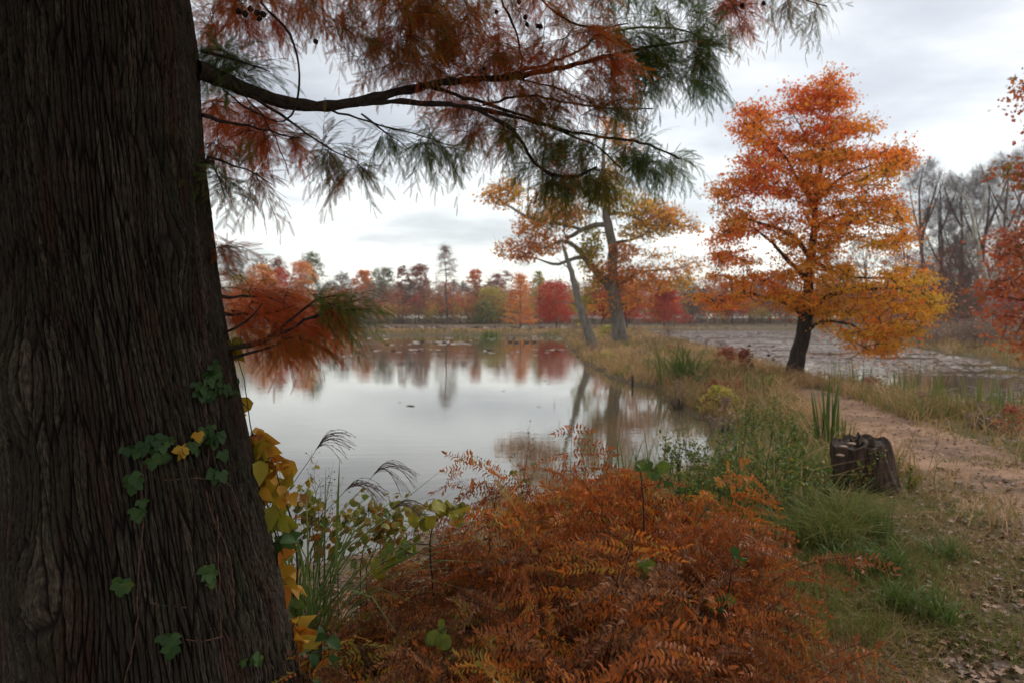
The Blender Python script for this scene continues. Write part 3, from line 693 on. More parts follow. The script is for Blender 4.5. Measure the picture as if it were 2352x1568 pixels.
leafy_shrub('yellow_shrub', 'shrub with big yellow and orange leaves growing against the right side of the cypress trunk', 'shrub',
 [[(700, 1700), (650, 1568), (660, 1400), (640, 1250), (600, 1120), (578, 1000), (570, 940)], [(660, 1400), (690, 1330), (670, 1200), (640, 1100), (620, 1050)], [(700, 1700), (690, 1500), (680, 1400)]],
 [(585, 1010, 18, 22, 9, .68, .98), (600, 1055, 22, 18, 10, .6, .9), (655, 1055, 20, 10, 3, .8, .9), (600, 1110, 18, 30, 10, .55, .85), (640, 1130, 16, 16, 4, .6, .95), (630, 1190, 20, 25, 7, .5, .62), (640, 1245, 12, 18, 4, .15, .4), (640, 1300, 15, 30, 5, .7, .95), (655, 1340, 15, 12, 4, .75, .9), (665, 1365, 20, 12, 5, .1, .5), (672, 1450, 14, 40, 14, .62, .9), (700, 1500, 20, 30, 6, .1, .35), (545, 915, 5, 12, 3, .75, .9), (530, 780, 6, 16, 4, .5, .68)],
 .085, 2.42, (gl[0], gl[1], .45))

# ---------------------------------------------------------------- ferns
def frond(part, stalk, base, az, lean, L, var, droopy=.5):
    d = np.array([cos(az), sin(az), 0.]); n = 12; t = np.linspace(0, 1, n)
    ang = lean + t * droopy * 1.3
    stp = np.stack([np.sin(ang)[:, None] * d, np.cos(ang)[:, None] * np.array([0, 0, 1.])], 0).sum(0) * L / (n - 1)
    q = base + np.cumsum(np.r_[[np.zeros(3)], stp[:-1]], 0)
    V, Fs = tubes(q[None], np.linspace(.0028, .0008, n)[None], 4); stalk.add(V, Fs, .2)
    side0 = np.cross(d, [0, 0, 1.])
    O, A, Nn, S, VV = [], [], [], [], []
    for k, tt in enumerate(np.linspace(.3, .98, 10)):
        kk = tt * (n - 1); a_ = int(min(kk, n - 2)); p = q[a_] + (kk - a_) * (q[a_ + 1] - q[a_]); tg = nrm(q[a_ + 1] - q[a_])
        Lp = L * (.30 * sin(pi * (.12 + .80 * (tt - .3) / .68)) + .05) * rng.uniform(.8, 1.1)
        for s in (-1, 1):
            if rng.uniform() < .12: continue
            pd = nrm(tg * rng.uniform(.25, .6) + side0 * s * 1.0 + np.array([0, 0, -.28]) + rng.normal(size=3) * .18)
            m = max(4, int(Lp / .016)); u = np.linspace(.06, 1, m)
            pts = p + pd * Lp * u[:, None] + np.array([0, 0, -1.]) * (u[:, None] ** 2) * Lp * .22
            V, Fs = strips(np.stack([p, pts[m // 2], pts[-1]])[None], np.array([[.002, .0015, .001]]), nrm(np.cross(pd, [0, 0, 1.]))[None]); stalk.add(V, Fs, .2)
            up = nrm(np.cross(pd, tg) * -s + np.array([0, 0, .8]) + rng.normal(size=3) * .2)
            ls = np.cross(up, pd)
            for s2 in (-1, 1):
                O.append(pts); A.append(nrm(pd * .5 + ls * s2 + np.array([0, 0, -.15])) + rng.normal(size=(m, 3)) * .14)
                Nn.append(up + rng.normal(size=(m, 3)) * .26); S.append(.036 * (1 - .4 * u) * rng.uniform(.6, 1.25, m)); VV.append(np.full(m, var + rng.normal() * .06))
            O.append(pts[-1:]); A.append(pd[None]); Nn.append(up[None]); S.append(np.array([.036])); VV.append(np.array([var]))
    O, A, Nn, S, VV = map(np.concatenate, (O, A, Nn, S, VV))
    V, Fs = stamp(LEAF6[0] * np.array([.50, 1, 1.6]), LEAF6[1], O, frames(A, Nn), S)
    part.add(V, Fs, np.repeat(np.clip(VV + rng.normal(size=len(VV)) * .10, 0, 1), 3))
FV = []
for k, (vv, nf_, dr) in enumerate(((.20, 8, .5), (.30, 8, .6), (.43, 7, .7), (.33, 9, .45), (.52, 7, .6), (.68, 7, .55), (.74, 7, .5), (.90, 6, .8), (.30, 8, .8), (.96, 8, .7))):
    fp, st = Part(), Part()
    for q in range(nf_):
        frond(fp, st, np.array([rng.normal() * .03, rng.normal() * .03, 0]), q / nf_ * 2 * pi + rng.normal() * .3, rng.uniform(.08, .5), rng.uniform(.66, .98), vv + rng.normal() * .10, dr * rng.uniform(.6, 1.5))
    FV.append((fp.data('fronds', M['fern']), st.data('stalks', M['twig'])))
def fern(x, y, top, variant, label, rz=None):
    z = float(hfun(x, y)); s = min((top - z) / (.76 if y > 3.1 else .86), 1.2) * rng.uniform(.9, 1.04)
    e = empty('fern', (x, y, z - .02), label, 'fern', 'rusty ferns in the foreground bed', rng.uniform(0, 6.28) if rz is None else rz)
    e.scale = (s, s, s)
    ob('fronds', FV[variant][0], e); ob('stalks', FV[variant][1], e)
prof = np.array([(640, 1420), (760, 1370), (880, 1270), (940, 1180), (1040, 1195), (1120, 1210), (1200, 1170), (1260, 1100), (1330, 1090), (1410, 1045), (1470, 1080), (1560, 1110), (1640, 1110), (1700, 1150), (1780, 1210), (1850, 1330), (1960, 1400), (2080, 1510)])
LB = 'rust-brown fern with drooping feathery fronds in the dense foreground bed'
k = 0
for d in (3.75, 3.35, 2.95, 2.6, 2.3, 2.05):
    for x0 in np.arange(720 + max(0, 2.8 - d) * 300, 2120, 400 / d):
        px = x0 + rng.normal() * 18
        dd = d + rng.uniform(-.12, .12)
        tp = np.interp(px, prof[:, 0], prof[:, 1]) + (3.75 - d) * 112 + rng.uniform(-40, 65)
        # keep to the bed: rows closer to the camera reach less far right
        if tp > 1760: continue
        if d > 3.5 and (px > 1700 or px < 1180): continue
        if d > 3.1 and (px > 1800 or px < 900): continue
        if d > 2.8 and px > 1930: continue
        w = P(px, tp, dd)
        z0 = float(hfun(w[0], w[1]))
        if w[2] - z0 < .28: w[2] = z0 + .28
        if w[2] - z0 > 1.02: w[2] = z0 + 1.02
        if px > 1760 and rng.uniform() < .55: continue
        c = rng.choice([0, 1, 2, 3, 4, 5, 6, 7, 8, 9], p=[.15, .15, .12, .14, .09, .04, .04, .03, .11, .13])
        if tp < 1200 and rng.uniform() < .4: c = rng.choice([5, 6])
        lb = LB if c not in (5, 6, 7) else ('bright orange fern fronds standing out of the brown bed' if c != 7 else 'fern with golden yellow fronds among the brown ones')
        fern(w[0], w[1], w[2], int(c), lb); k += 1

for (px, tp, dd, c, lb) in ((1405, 1005, 3.5, 5, 'tallest bright orange fern, its tip standing up against the pond reflections'), (1300, 1050, 3.45, 6, 'orange fern arching left below the tallest tip'), (1255, 1110, 3.5, 4, 'rusty fern at the left shoulder of the highest ferns'), (1480, 1060, 3.5, 6, 'orange-gold fern right of the tallest tip'), (1570, 1075, 3.4, 2, 'brown upright fern between two orange ones at the back of the bed'), (1680, 1065, 3.3, 5, 'orange fern at the back right corner of the bed'),
    (1010, 1215, 3.3, 2, 'rusty fern beneath the yellow grape leaves'), (1100, 1245, 3.3, 4, 'brown fern in the dip of the bed left of the highest ferns'), (1180, 1205, 3.35, 5, 'small orange fern left of the dead weed'), (800, 1400, 2.9, 9, 'olive-green fern low beside the silver grass'), (880, 1360, 3.0, 3, 'tan fern in front of the lowest plume'), (930, 1320, 3.1, 2, 'rusty fern just right of the silver grass clump'), (760, 1470, 2.75, 9, 'olive fern nearest the foot of the trunk'), (860, 1440, 2.75, 7, 'golden-olive fern at the lower left of the bed'), (840, 1370, 3.1, 4, 'brown fern behind the olive ones at lower left')):
    w = P(px, tp, dd); fern(w[0], w[1], w[2], c, lb)
# ---------------------------------------------------------------- silver grass with plumes
def bladeset(n, h, w, spread, arch, K=6, basew=.04, hj=.3, bias=(0, 0)):
    az = rng.uniform(0, 2 * pi, n); L = h * (1 + hj * rng.uniform(-1, .4, n)); ln = rng.uniform(.15, 1, n) * spread
    t = np.linspace(0, 1, K)
    ang = ln[:, None] * .35 + (t[None] ** 1.5) * arch * rng.uniform(.4, 1.3, n)[:, None]
    dx = np.sin(ang); dz = np.cos(ang)
    st = L[:, None] / (K - 1)
    hx = np.cumsum(np.c_[np.zeros(n), dx[:, :-1] * st], 1); hz = np.cumsum(np.c_[np.zeros(n), dz[:, :-1] * st], 1)
    d = np.stack([np.cos(az) + bias[0], np.sin(az) + bias[1]], 1)
    o = rng.normal(size=(n, 2)) * basew
    Pt = np.stack([o[:, :1] + d[:, :1] * hx, o[:, 1:] + d[:, 1:] * hx, hz], -1)
    Wd = w * np.array([.7, 1, 1, .85, .55, .06])[None] * rng.uniform(.7, 1.2, n)[:, None] if K == 6 else w * np.linspace(1, .1, K)[None] * np.ones((n, 1))
    side = nrm(np.stack([-d[:, 1], d[:, 0], rng.normal(size=n) * .5], 1))
    return strips(Pt, Wd, side)
gb = G(700, 1560, .42)
gx0, gy0 = P(700, 1450, 2.9)[:2]; gz0 = float(hfun(gx0, gy0))
sg = empty('silver_grass', (gx0, gy0, gz0), 'clump of silver grass with long arching green blades between trunk and ferns', 'grass')
bl = Part(); V, Fs = bladeset(85, 1.0, .010, 1.2, 1.7, bias=(.35, 0)); bl.add(V + np.array([gx0, gy0, gz0]), Fs, np.repeat(np.clip(rng.normal(.3, .25, 85), 0, 1), 5))
q = P(np.array([772, 776, 780]), np.array([1300, 1150, 1056]), 2.85); V, Fs = strips(q[None], np.array([[.012, .011, .001]]), np.array([[1., 0, 0]])); bl.add(V, Fs, .5)
bl.build('blades', M['reed'], sg)
def arcs(pts, tips, d, lab):
    node = P(*pts[0], d); foot = P(*pts[-1], d - .1)
    low = foot + (foot - node) / np.linalg.norm(foot - node) * .25
    e = empty('grass_plume', low, lab, 'grass plume', 'nodding silver grass plumes')
    p, s = Part(), Part()
    q, r = resample([low] + [P(*a, d) for a in pts[::-1]], np.linspace(.0022, .0013, len(pts) + 1), .05); V, Fs = tubes(q[None], r[None], 5); s.add(V, Fs, .3)
    s.build('stem', M['reed'], e)
    up = nrm(node - foot)
    T = np.array(tips, float); m = 16
    for k in range(m):
        f = k / (m - 1) * (len(T) - 1); a_ = int(min(f, len(T) - 2)); tp = T[a_] + (f - a_) * (T[a_ + 1] - T[a_]) + rng.normal(size=2) * 5
        tip = P(tp[0], tp[1], d + rng.normal() * .05); st = node + up * rng.uniform(0, .06)
        L = np.linalg.norm(tip - st); t = np.linspace(0, 1, 9)[:, None]
        c1 = st + up * L * .55 + np.array([0, 0, .02])
        c = (1 - t) ** 2 * st + 2 * t * (1 - t) * c1 + t * t * tip
        V, Fs = tubes(c[None], np.full((1, 9), .0008), 4); p.add(V, Fs, .2)
        # little spikelets along the raceme
        ns = 26; u = rng.uniform(.12, 1, ns) * 8; a_ = np.minimum(u.astype(int), 7); o = c[a_] + (u - a_)[:, None] * (c[a_ + 1] - c[a_]); tg = nrm(c[a_ + 1] - c[a_])
        V, Fs = stamp(LEAF4[0] * np.array([.5, 1, 1]), LEAF4[1], o, frames(tg + rng.normal(size=(ns, 3)) * .3, rdir(ns)), np.full(ns, .0075)); p.add(V, Fs, rng.uniform(0, .7))
    p.build('plume', M['plume'], e)
arcs([(718, 1045), (660, 1128), (605, 1225)], [(775, 992), (806, 1000), (815, 1013), (812, 1030), (795, 1033), (787, 1060)], 2.8, 'uppermost silver grass plume, nodding right over the pond beside the yellow leaves')
arcs([(843, 1108), (760, 1205), (690, 1300)], [(965, 1086), (952, 1092), (955, 1116), (942, 1135), (915, 1122)], 2.85, 'largest silver grass plume with long drooping threads against the pale water')
arcs([(778, 1143), (720, 1200), (668, 1265)], [(885, 1128), (888, 1140), (884, 1155), (862, 1163)], 2.8, 'silver grass plume lying just below and left of the largest one')
arcs([(886, 1181), (820, 1232), (760, 1285)], [(977, 1163), (972, 1178), (965, 1184), (980, 1192)], 2.9, 'lowest silver grass plume, half behind the yellow-green leaves at the fern edge')

# ---------------------------------------------------------------- weeds
def weed(name, label, cat, stems, d, leaf, vr, per=6, size=.035, group=None, spread=.5, mat_=None, bark='twig', seeds=0):
    q0 = P(*stems[0][0], d); z0 = float(hfun(q0[0], q0[1]))
    e = empty(name, (q0[0], q0[1], z0), label, cat, group)
    sp, lf = Part(), Part(); ls = []
    for st in stems:
        q, r = resample(PL(st, d), np.linspace(.0032, .0011, len(st)), .04); q += rng.normal(size=q.shape) * .004
        if q[0][2] > z0 + .02: q = np.r_[[np.array([q[0][0], q[0][1], z0 - .02])], q]; r = np.r_[r[0], r]
        V, Fs = tubes(q[None], r[None], 5); sp.add(V, Fs, .5)
        L = np.linalg.norm(q[-1] - q[0])
        Q = q[None]
        Pt, R = spurs(Q, per, L * .22, .0011, t0=.35, K=4, spread=.7, up=.5); V, Fs = tubes(Pt, R, 3); sp.add(V, Fs, .5)
        P2, R2 = spurs(Pt, 3, L * .07, .0007, t0=.3, K=3, spread=.7, up=.3); V, Fs = tubes(P2, R2, 3); sp.add(V, Fs, .5)
        if seeds:
            pts = P2[:, -1]; leaves(sp, pts, seeds, .004, .008, .5)
        if leaf:
            pts = np.concatenate([P2[:, -1], Pt[:, -1], Pt[:, 2]]); pts = pts[rng.uniform(size=len(pts)) < leaf]
            if len(pts): leaves(lf, pts, 1, .006, size, rng.uniform(vr[0], vr[1], len(pts)), LEAF6, up=.5, droop=.5)
    sp.build('stems', M[bark], e)
    if leaf: lf.build('leaves', mat_ or M['weed'], e)
    return e
weed('dead_weed', 'dry branching weed with shrivelled tips standing alone above the ferns against the pond', 'weed', [[(1135, 1300), (1122, 1200), (1116, 1140), (1112, 1092)], [(1122, 1200), (1135, 1150), (1142, 1125)]], 3.5, .0, (0, 1), 9, seeds=3)
weed('dead_weed', 'dark thin dead stalks rising just left of the tallest orange fern tip', 'weed', [[(1195, 1300), (1190, 1170), (1205, 1090), (1212, 1045)], [(1195, 1200), (1215, 1110)]], 3.7, .35, (.5, .75), 8, .03, seeds=2)
weed('dead_weed', 'two crossing bare weed stalks behind the silver grass plumes', 'weed', [[(700, 1330), (712, 1220), (720, 1150), (738, 1110)], [(710, 1300), (735, 1190), (750, 1150)]], 3.3, .15, (.5, .9), 8, .03, seeds=2)
yl = [((670, 1290), (675, 1200), (690, 1155)), ((720, 1300), (722, 1230), (710, 1165)), ((760, 1310), (770, 1240), (800, 1180)), ((830, 1300), (840, 1230), (848, 1180)), ((880, 1290), (868, 1220), (866, 1150)), ((900, 1280), (905, 1220), (915, 1175))]
for k, (s, lb) in enumerate(zip(yl, ('weed with narrow yellowing leaves close to the yellow shrub', 'second yellowing weed from the trunk, in front of the pond', 'yellow-leaved weed under the largest plume', 'tan-leaved weed leaning beside the lowest plume', 'tall dark seed stalk with broad yellow leaves at its foot', 'small yellow weed where the ferns begin'))):
    weed('yellowing_weed', lb, 'weed', [list(s), [(s[0][0] + 15, s[0][1]), (s[1][0] + 25, s[1][1] + 10), (s[2][0] + 32, s[2][1] + 40)]], 3.3 + .08 * k, .85, (.45, 1.), 8, .05, 'yellowing weeds at the water edge')
leafy_shrub('wild_grape', 'scalloped yellow-green grape leaves on top of the ferns at their left end', 'vine', [[(1000, 1400), (985, 1250), (1000, 1180), (1060, 1160)]],
  [(1000, 1155, 24, 9, 6, .5, .68), (1045, 1165, 22, 12, 9, .5, .66), (970, 1185, 26, 8, 5, .5, .66), (925, 1262, 26, 14, 7, .35, .55), (880, 1290, 14, 16, 4, .5, .62)], .06, 3.1, (*P(1000, 1400, 3.1)[:2], float(hfun(*P(1000, 1400, 3.1)[:2]))), LOBED)
leafy_shrub('green_seedling', 'bright green leaf pair poking out of the ferns near the middle of the bed', 'plant', [[(1480, 1480), (1478, 1380), (1482, 1310)]], [(1478, 1300, 18, 5, 4, .3, .4), (1465, 1295, 12, 6, 2, .3, .4)], .05, 2.6, (*P(1480, 1400, 2.6)[:2], .45), LOBED)
leafy_shrub('green_seedling', 'blue-green leaves on a thin vine hanging at the right end of the fern bed', 'plant', [[(1690, 1520), (1670, 1420), (1672, 1330), (1690, 1290)]], [(1685, 1275, 10, 14, 3, .1, .2), (1660, 1370, 16, 10, 4, .2, .4)], .055, 2.7, (*P(1680, 1450, 2.7)[:2], .45), LOBED)
leafy_shrub('green_seedling', 'pale green jagged leaves low at the left end of the fern bed', 'plant', [[(1010, 1600), (1020, 1500), (1030, 1440)]], [(1010, 1450, 20, 8, 5, .3, .5)], .05, 2.3, (*P(1010, 1500, 2.3)[:2], .45), LOBED)
leafy_shrub('green_seedling', 'low round dark green leaves at the foot of the trunk', 'plant', [[(720, 1650), (730, 1560), (740, 1480)]], [(745, 1470, 16, 8, 3, .1, .25), (725, 1500, 20, 12, 5, .1, .3), (720, 1545, 14, 14, 4, .15, .3)], .06, 2.3, (*P(720, 1500, 2.3)[:2], .45))
leafy_shrub('green_seedling', 'green and blue-green leaves on top of the ferns beside the tallest orange frond', 'plant', [[(1480, 1250), (1478, 1130), (1470, 1070)]], [(1470, 1062, 14, 8, 4, .3, .42), (1500, 1078, 16, 8, 4, .28, .4), (1520, 1105, 10, 8, 2, .08, .15)], .055, 3.2, (*P(1480, 1250, 3.2)[:2], .42), LOBED)
# bare sapling right of the ferns
def bare(name, label, lines, d, r0=.006, cat='sapling', seeds=True, thick=.0012, bark='twig'):
    q0 = P(*lines[0][0], d); z0 = float(hfun(q0[0], q0[1])); e = empty(name, (q0[0], q0[1], z0), label, cat); sp = Part()
    for k, l in enumerate(lines):
        q, r = resample(PL(l, d), np.linspace(r0 * (1 if k == 0 else .6), thick, len(l)), .06)
        if k == 0: q[0][2] = z0 - .02
        q[1:] += rng.normal(size=q[1:].shape) * .004; V, Fs = tubes(q[None], r[None], 6); sp.add(V, Fs, .5)
        Pt, R = spurs(q[None], 7, .12, .0012, K=3); V, Fs = tubes(Pt, R, 3); sp.add(V, Fs, .5)
    sp.build('stem', M[bark], e, True); return e
bare('sapling', 'bare forked sapling twig standing between the ferns and the stump', [[(1712, 1290), (1722, 1240), (1762, 1205), (1778, 1172), (1768, 1150), (1757, 1115), (1762, 1060), (1775, 990)], [(1776, 1172), (1815, 1155), (1840, 1140)], [(1757, 1115), (1725, 1090), (1712, 1060)]], 5.0, .009)
bare('dry_stalk', 'thin leaning dry stalk with a dark seed head left of centre on the path', [[(2050, 1125), (2080, 1045), (2112, 965)]], 7.2, .004, 'weed')
bare('dry_stalk', 'thin leaning dry stalk with a dark seed head at the far side of the path', [[(2110, 1120), (2140, 1060), (2165, 980)]], 7.2, .004, 'weed')

# ---------------------------------------------------------------- stump
sx_, sy_ = 1990, 1122
sg_ = G(sx_, sy_, .40); sz_ = float(hfun(sg_[0], sg_[1])); dS = sg_[1]; pxm = dS / F
st = empty('tree_stump', (sg_[0], sg_[1], sz_), 'old dark tree stump with a ragged top beside the dirt path', 'stump')
nz, na = 40, 96; zz = np.linspace(-.08, 1, nz); an = np.arange(na) / na * 2 * pi
Hs = 112 * pxm
A_, Z_ = np.meshgrid(an, zz)
rad = (74 - 14 * np.clip(Z_, 0, 1)) * pxm * (1 + .05 * np.sin(2 * A_ + 1) + .04 * np.sin(5 * A_ + 2) + .20 * (1 - np.clip(Z_, 0, 1)) ** 4 * np.sin(4 * A_)) + (fbm(A_ * 9, Z_ * 1.2) - .5) * .045
topz = Hs * (1 + .07 * np.cos(A_ - .6) + .03 * np.sin(9 * A_))
X = rad * np.cos(A_) - Z_ * 17 * pxm; Y = rad * np.sin(A_); Zs = Z_ * topz
V = np.stack([X, Y, Zs], -1).reshape(-1, 3); i, j = np.meshgrid(np.arange(nz - 1), np.arange(na), indexing='ij'); j2 = (j + 1) % na
Fs = np.stack([i * na + j, i * na + j2, (i + 1) * na + j2, (i + 1) * na + j], -1).reshape(-1, 4)
ob('bark', mesh_data('bark', V, [Fs], M['stump'], True), st)
ring = V[-na:]; Vt = [ring]; cen = ring.mean(0)
for f in (.93, .75, .5, .25): 
    rg = cen + (ring - cen) * f; rg[:, 2] += -.02 - .025 * fbm(rg[:, 0] * 20, rg[:, 1] * 20); Vt.append(rg)
Vt = np.concatenate(Vt + [cen[None] - [0, 0, .05]]); i, j = np.meshgrid(np.arange(4), np.arange(na), indexing='ij'); j2 = (j + 1) % na
ob('cut_top', mesh_data('cut_top', Vt, [np.stack([i * na + j, i * na + j2, (i + 1) * na + j2, (i + 1) * na + j], -1).reshape(-1, 4), np.stack([4 * na + np.arange(na), 4 * na + (np.arange(na) + 1) % na, np.full(na, 5 * na)], 1)], M['stumptop']), st)
for k in range(7):
    c = np.array([rng.uniform(-.08, .10) - .07, rng.uniform(-.1, .12), Hs - .03]); h_ = rng.uniform(.05, .12)
    t = np.linspace(0, 1, 4)[:, None]; q = c + t * np.array([rng.normal() * .02, rng.normal() * .02, h_])
    p = Part(); V, Fs = tubes(q[None], np.array([[.032, .03, .02, .004]]) * rng.uniform(.7, 1.2), 5); p.add(V + rng.normal(size=V.shape) * .005, Fs, .5)
    ob('splinter', p.data('splinter', M['stumptop']), st)
for (x, y) in ((1938, 1025), (1930, 1045), (1956, 1018)):
    c = P(x, y, dS - 62 * pxm) - np.array([sg_[0], sg_[1], sz_])
    V, Fs = stamp(ico, icf, c[None], np.eye(3)[None], np.array([[.04, .04, .012]])); p = Part(); p.add(V, Fs, .5)
    ob('bracket_fungus', p.data('bracket_fungus', plain('bracket_fungus', (.26, .17, .12))), st)

# ---------------------------------------------------------------- reeds, irises, tufts
def clump(name, label, cat, px, py, n, h, w, spread, arch, var, vj=.15, basew=.06, group=None, z=None, m='reed'):
    g = G(px, py, .25); zz = float(hfun(g[0], g[1])) if z is None else z
    e = empty(name, (g[0], g[1], zz), label, cat, group)
    h *= .78 if name == 'sedge_tuft' else 1
    p = Part(); V, Fs = bladeset(n, h, w, spread, arch, basew=basew); V = V + np.array([0, 0, -.03]); p.add(V, Fs, np.repeat(np.clip(rng.normal(var, vj, n), 0, 1), 5))
    ob('blades', p.data('blades', M[m]), e); return e
clump('iris_clump', 'upright dark green iris clump with bent leaves at the path edge behind the stump', 'iris', 1893, 1048, 22, 1.0, .045, .35, .35, .12, .12, .06)
clump('iris_clump', 'low brown-green iris tuft right behind the stump', 'iris', 1935, 1040, 18, .45, .03, .5, .5, .6, .25, .06)
clump('iris_clump', 'big fan of green blades in the middle of the grassy spit', 'iris', 1565, 876, 60, 1.25, .05, 1.6, .9, .25, .25, .25)
clump('iris_clump', 'slanting pale blades left of the big green fan on the spit', 'iris', 1535, 868, 30, 1.2, .035, 1.5, .6, .75, .2, .2)
clump('iris_clump', 'short upright blades on the spit left of the maple trunk', 'iris', 1738, 918, 26, .75, .035, .5, .3, .4, .25, .15)
for k, (x, y) in enumerate(((1440, 1075), (1462, 1090), (1490, 1085), (1520, 1080), (1405, 1090), (1535, 1060))):
    g = G(x, y, 0.); clump('water_reed', 'slender green reeds growing out of the shallow water behind the ferns', 'reeds', x, y, 9, rng.uniform(.6, .95), .018, .6, .5, .25, .12, .12, 'reeds in the shallows', z=-.05)
for k, (x, y) in enumerate(((1950, 897), (1975, 903), (2010, 908), (2035, 912), (2070, 920), (2105, 930), (2150, 945), (2190, 955), (2235, 962), (2290, 975), (2330, 985), (2060, 915), (2125, 938), (2265, 968))):
    clump('shore_reed', 'thin mixed green and brown reed tuft along the near shore of the right pond', 'reeds', x, y, 26, rng.uniform(.5, .95), .02, .6, .4, rng.uniform(.4, .9), .2, .25, 'reed tufts on the right pond shore')
clump('far_reed', 'dark green reed tussock on the far bank below the tall bare-topped conifer', 'reeds', 1128, 771, 70, 1.5, .12, .6, .4, .3, .2, .5)
clump('far_reed', 'pale green reed tussock on the far bank left of the conifer reflection', 'reeds', 1070, 770, 40, 1.0, .10, .6, .4, .6, .2, .5)
tl = 'arching green sedge tuft on the leaf-strewn ground right of the ferns'
for (x, y, s) in ((2025, 1310, 1.25), (1915, 1330, 1.), (1840, 1270, 1.1), (1860, 1300, .8), (2045, 1410, 1.1), (1990, 1400, .9), (1935, 1400, .8), (1880, 1210, .9), (1780, 1180, 1.0), (1825, 1150, .9), (2170, 1350, .7), (1740, 1010, 1.2), (1765, 985, 1.3), (1800, 1000, 1.2), (1785, 1040, 1.2), (1720, 960, 1.1), (1705, 985, 1.1), (1760, 1060, 1.2), (2150, 1530, .7), (2060, 1500, .8), (1870, 1150, .9), (1700, 1130, 1.1), (1650, 1100, 1.1), (1810, 1090, 1.), (1850, 1080, 1.)):
    clump('sedge_tuft', tl, 'sedge', x, y, 90, .42 * s, .008, 1.5, 1.5, .12, .15, .05, 'sedge tufts right of the ferns')

# leafy weeds on the bank between ferns and stump
for k in range(80):
    x, y = rng.uniform(1540, 1900), rng.uniform(1010, 1250)
    if x > 1840 and y < 1150 or inpoly(x, y, [(1400, 900), (1640, 900), (1700, 990), (1690, 1060), (1400, 1120)]): continue
    g = G(x, y, .35); d = g[1]; h_ = rng.uniform(.3, .62) * F / d
    weed('bank_weed', 'wispy green weed with small leaves on the bank between ferns and stump', 'weed', [[(x, y), (x + rng.normal() * 5, y - h_ * .5), (x + rng.normal() * 10, y - h_)], [(x, y), (x + rng.normal() * 20, y - h_ * .8)]], d, .9, (.0, .75), 11, .028, 'green bank weeds')

for k, (x, y, hh) in enumerate(((1950, 1130, 60), (1975, 1138, 75), (2000, 1135, 90), (2030, 1132, 70), (2062, 1120, 65), (2085, 1125, 50))):
    d = float(G(x, y, .4)[1]) - .05
    weed('stump_weed', 'small leafy weed growing up against the front of the stump', 'weed', [[(x, y), (x + rng.normal() * 6, y - hh * .5), (x + rng.normal() * 12, y - hh)], [(x, y), (x + rng.normal() * 22, y - hh * .7)]], d, .9, (.2, .9), 9, .03, 'weeds around the stump')
# ---------------------------------------------------------------- grass (stuff)
def grass(name, label, n, rlo, rhi, alo, ahi, hmn, hmx, wfun, varfun, maskfun, smin=.05, leanf=.5):
    r = np.exp(rng.uniform(math.log(rlo), math.log(rhi), n)); a = rng.uniform(alo, ahi, n)
    x, y = r * np.sin(a), r * np.cos(a)
    s = sd_all(x, y); keep = (s > smin) & maskfun(x, y, s)
    x, y, s, r = x[keep], y[keep], s[keep], r[keep]; n = len(x)
    z = hfun(x, y, s) - .01
    h = rng.uniform(hmn, hmx, n) * (.6 + .8 * fbm(x * .8, y * .8)); w = wfun(r) * rng.uniform(.6, 1.3, n)
    b = np.stack([x, y, z], 1); sd = rdir(n); sd[:, 2] = 0; sd = nrm(sd)
    ln = rng.normal(size=(n, 2)) * leanf * h[:, None]
    mid = b + np.c_[ln * .3, h * .6]; tip = b + np.c_[ln, h * rng.uniform(.75, 1, n)]
    V = np.stack([b - sd * w[:, None] / 2, b + sd * w[:, None] / 2, mid - sd * w[:, None] * .4, mid + sd * w[:, None] * .4, tip], 1).reshape(-1, 3)
    o = np.arange(n)[:, None] * 5
    p = Part(); v = np.clip(varfun(x, y, s) + rng.normal(size=n) * .13, 0, 1)
    p.n = 0; p.V = [V]; p.F = {4: [o + [0, 1, 3, 2]], 3: [o + [2, 3, 4]]}; p.A = {4: [v], 3: [v]}; p.M = {4: [np.zeros(n)], 3: [np.zeros(n)]}
    return tag(p.build(name, M['grass']), label, 'grass', None, 'stuff')
def NOFERN(x, y): return ~((x < .31 * y) & (y < 11.5)) & (np.hypot(x - sg_[0], y - sg_[1] + .4) > .75)
def offpath(x, y): w = .5 * (fbm(x * 1.3, y * 1.3) - .5); v = .5 * (fbm(x * 1.3 + 9, y * 1.3) - .5); return ~inpoly(x + w, y + v, PATHPOLY)
GREEN = GP([(1640, 940), (1740, 900), (1860, 960), (1880, 1060), (1920, 1160), (2000, 1230), (2160, 1330), (2200, 1450), (2000, 1568), (1700, 1500), (1600, 1250), (1500, 1150), (1620, 1090), (1710, 1060), (1700, 990)], .35)
grass('dry_grass', 'tall dry tan grass covering the spit and pond banks', 150000, 6, 115, -.62, .75, .18, .52, lambda r: .004 + .0010 * r,
      lambda x, y, s: .72 + 1.1 * (fbm(x * .35, y * .35) - .5) - .3 * (fbm(x * 1.3 + 5, y * 1.3) > .62), lambda x, y, s: offpath(x, y) & NOFERN(x, y) & ((y > 11) | (rng.uniform(size=len(x)) < .12)) & (fbm(x * .5 + 9, y * .5) > .25), leanf=.75)
grass('green_grass', 'fresh green grass on the bank right of the ferns', 60000, 2.6, 16, -.2, .62, .05, .17, lambda r: .0035 + .0006 * r,
      lambda x, y, s: .16 + .35 * (fbm(x * 1.1, y * 1.1) - .45), lambda x, y, s: offpath(x, y) & inpoly(x, y, GREEN) & (fbm(x * 1.7 + 3, y * 1.7) > .45))
GREEN2 = GP([(1640, 1100), (1700, 960), (1760, 900), (1840, 930), (1880, 1050), (1915, 1160), (1990, 1240), (1960, 1330), (1800, 1300), (1650, 1200), (1560, 1130)], .33)
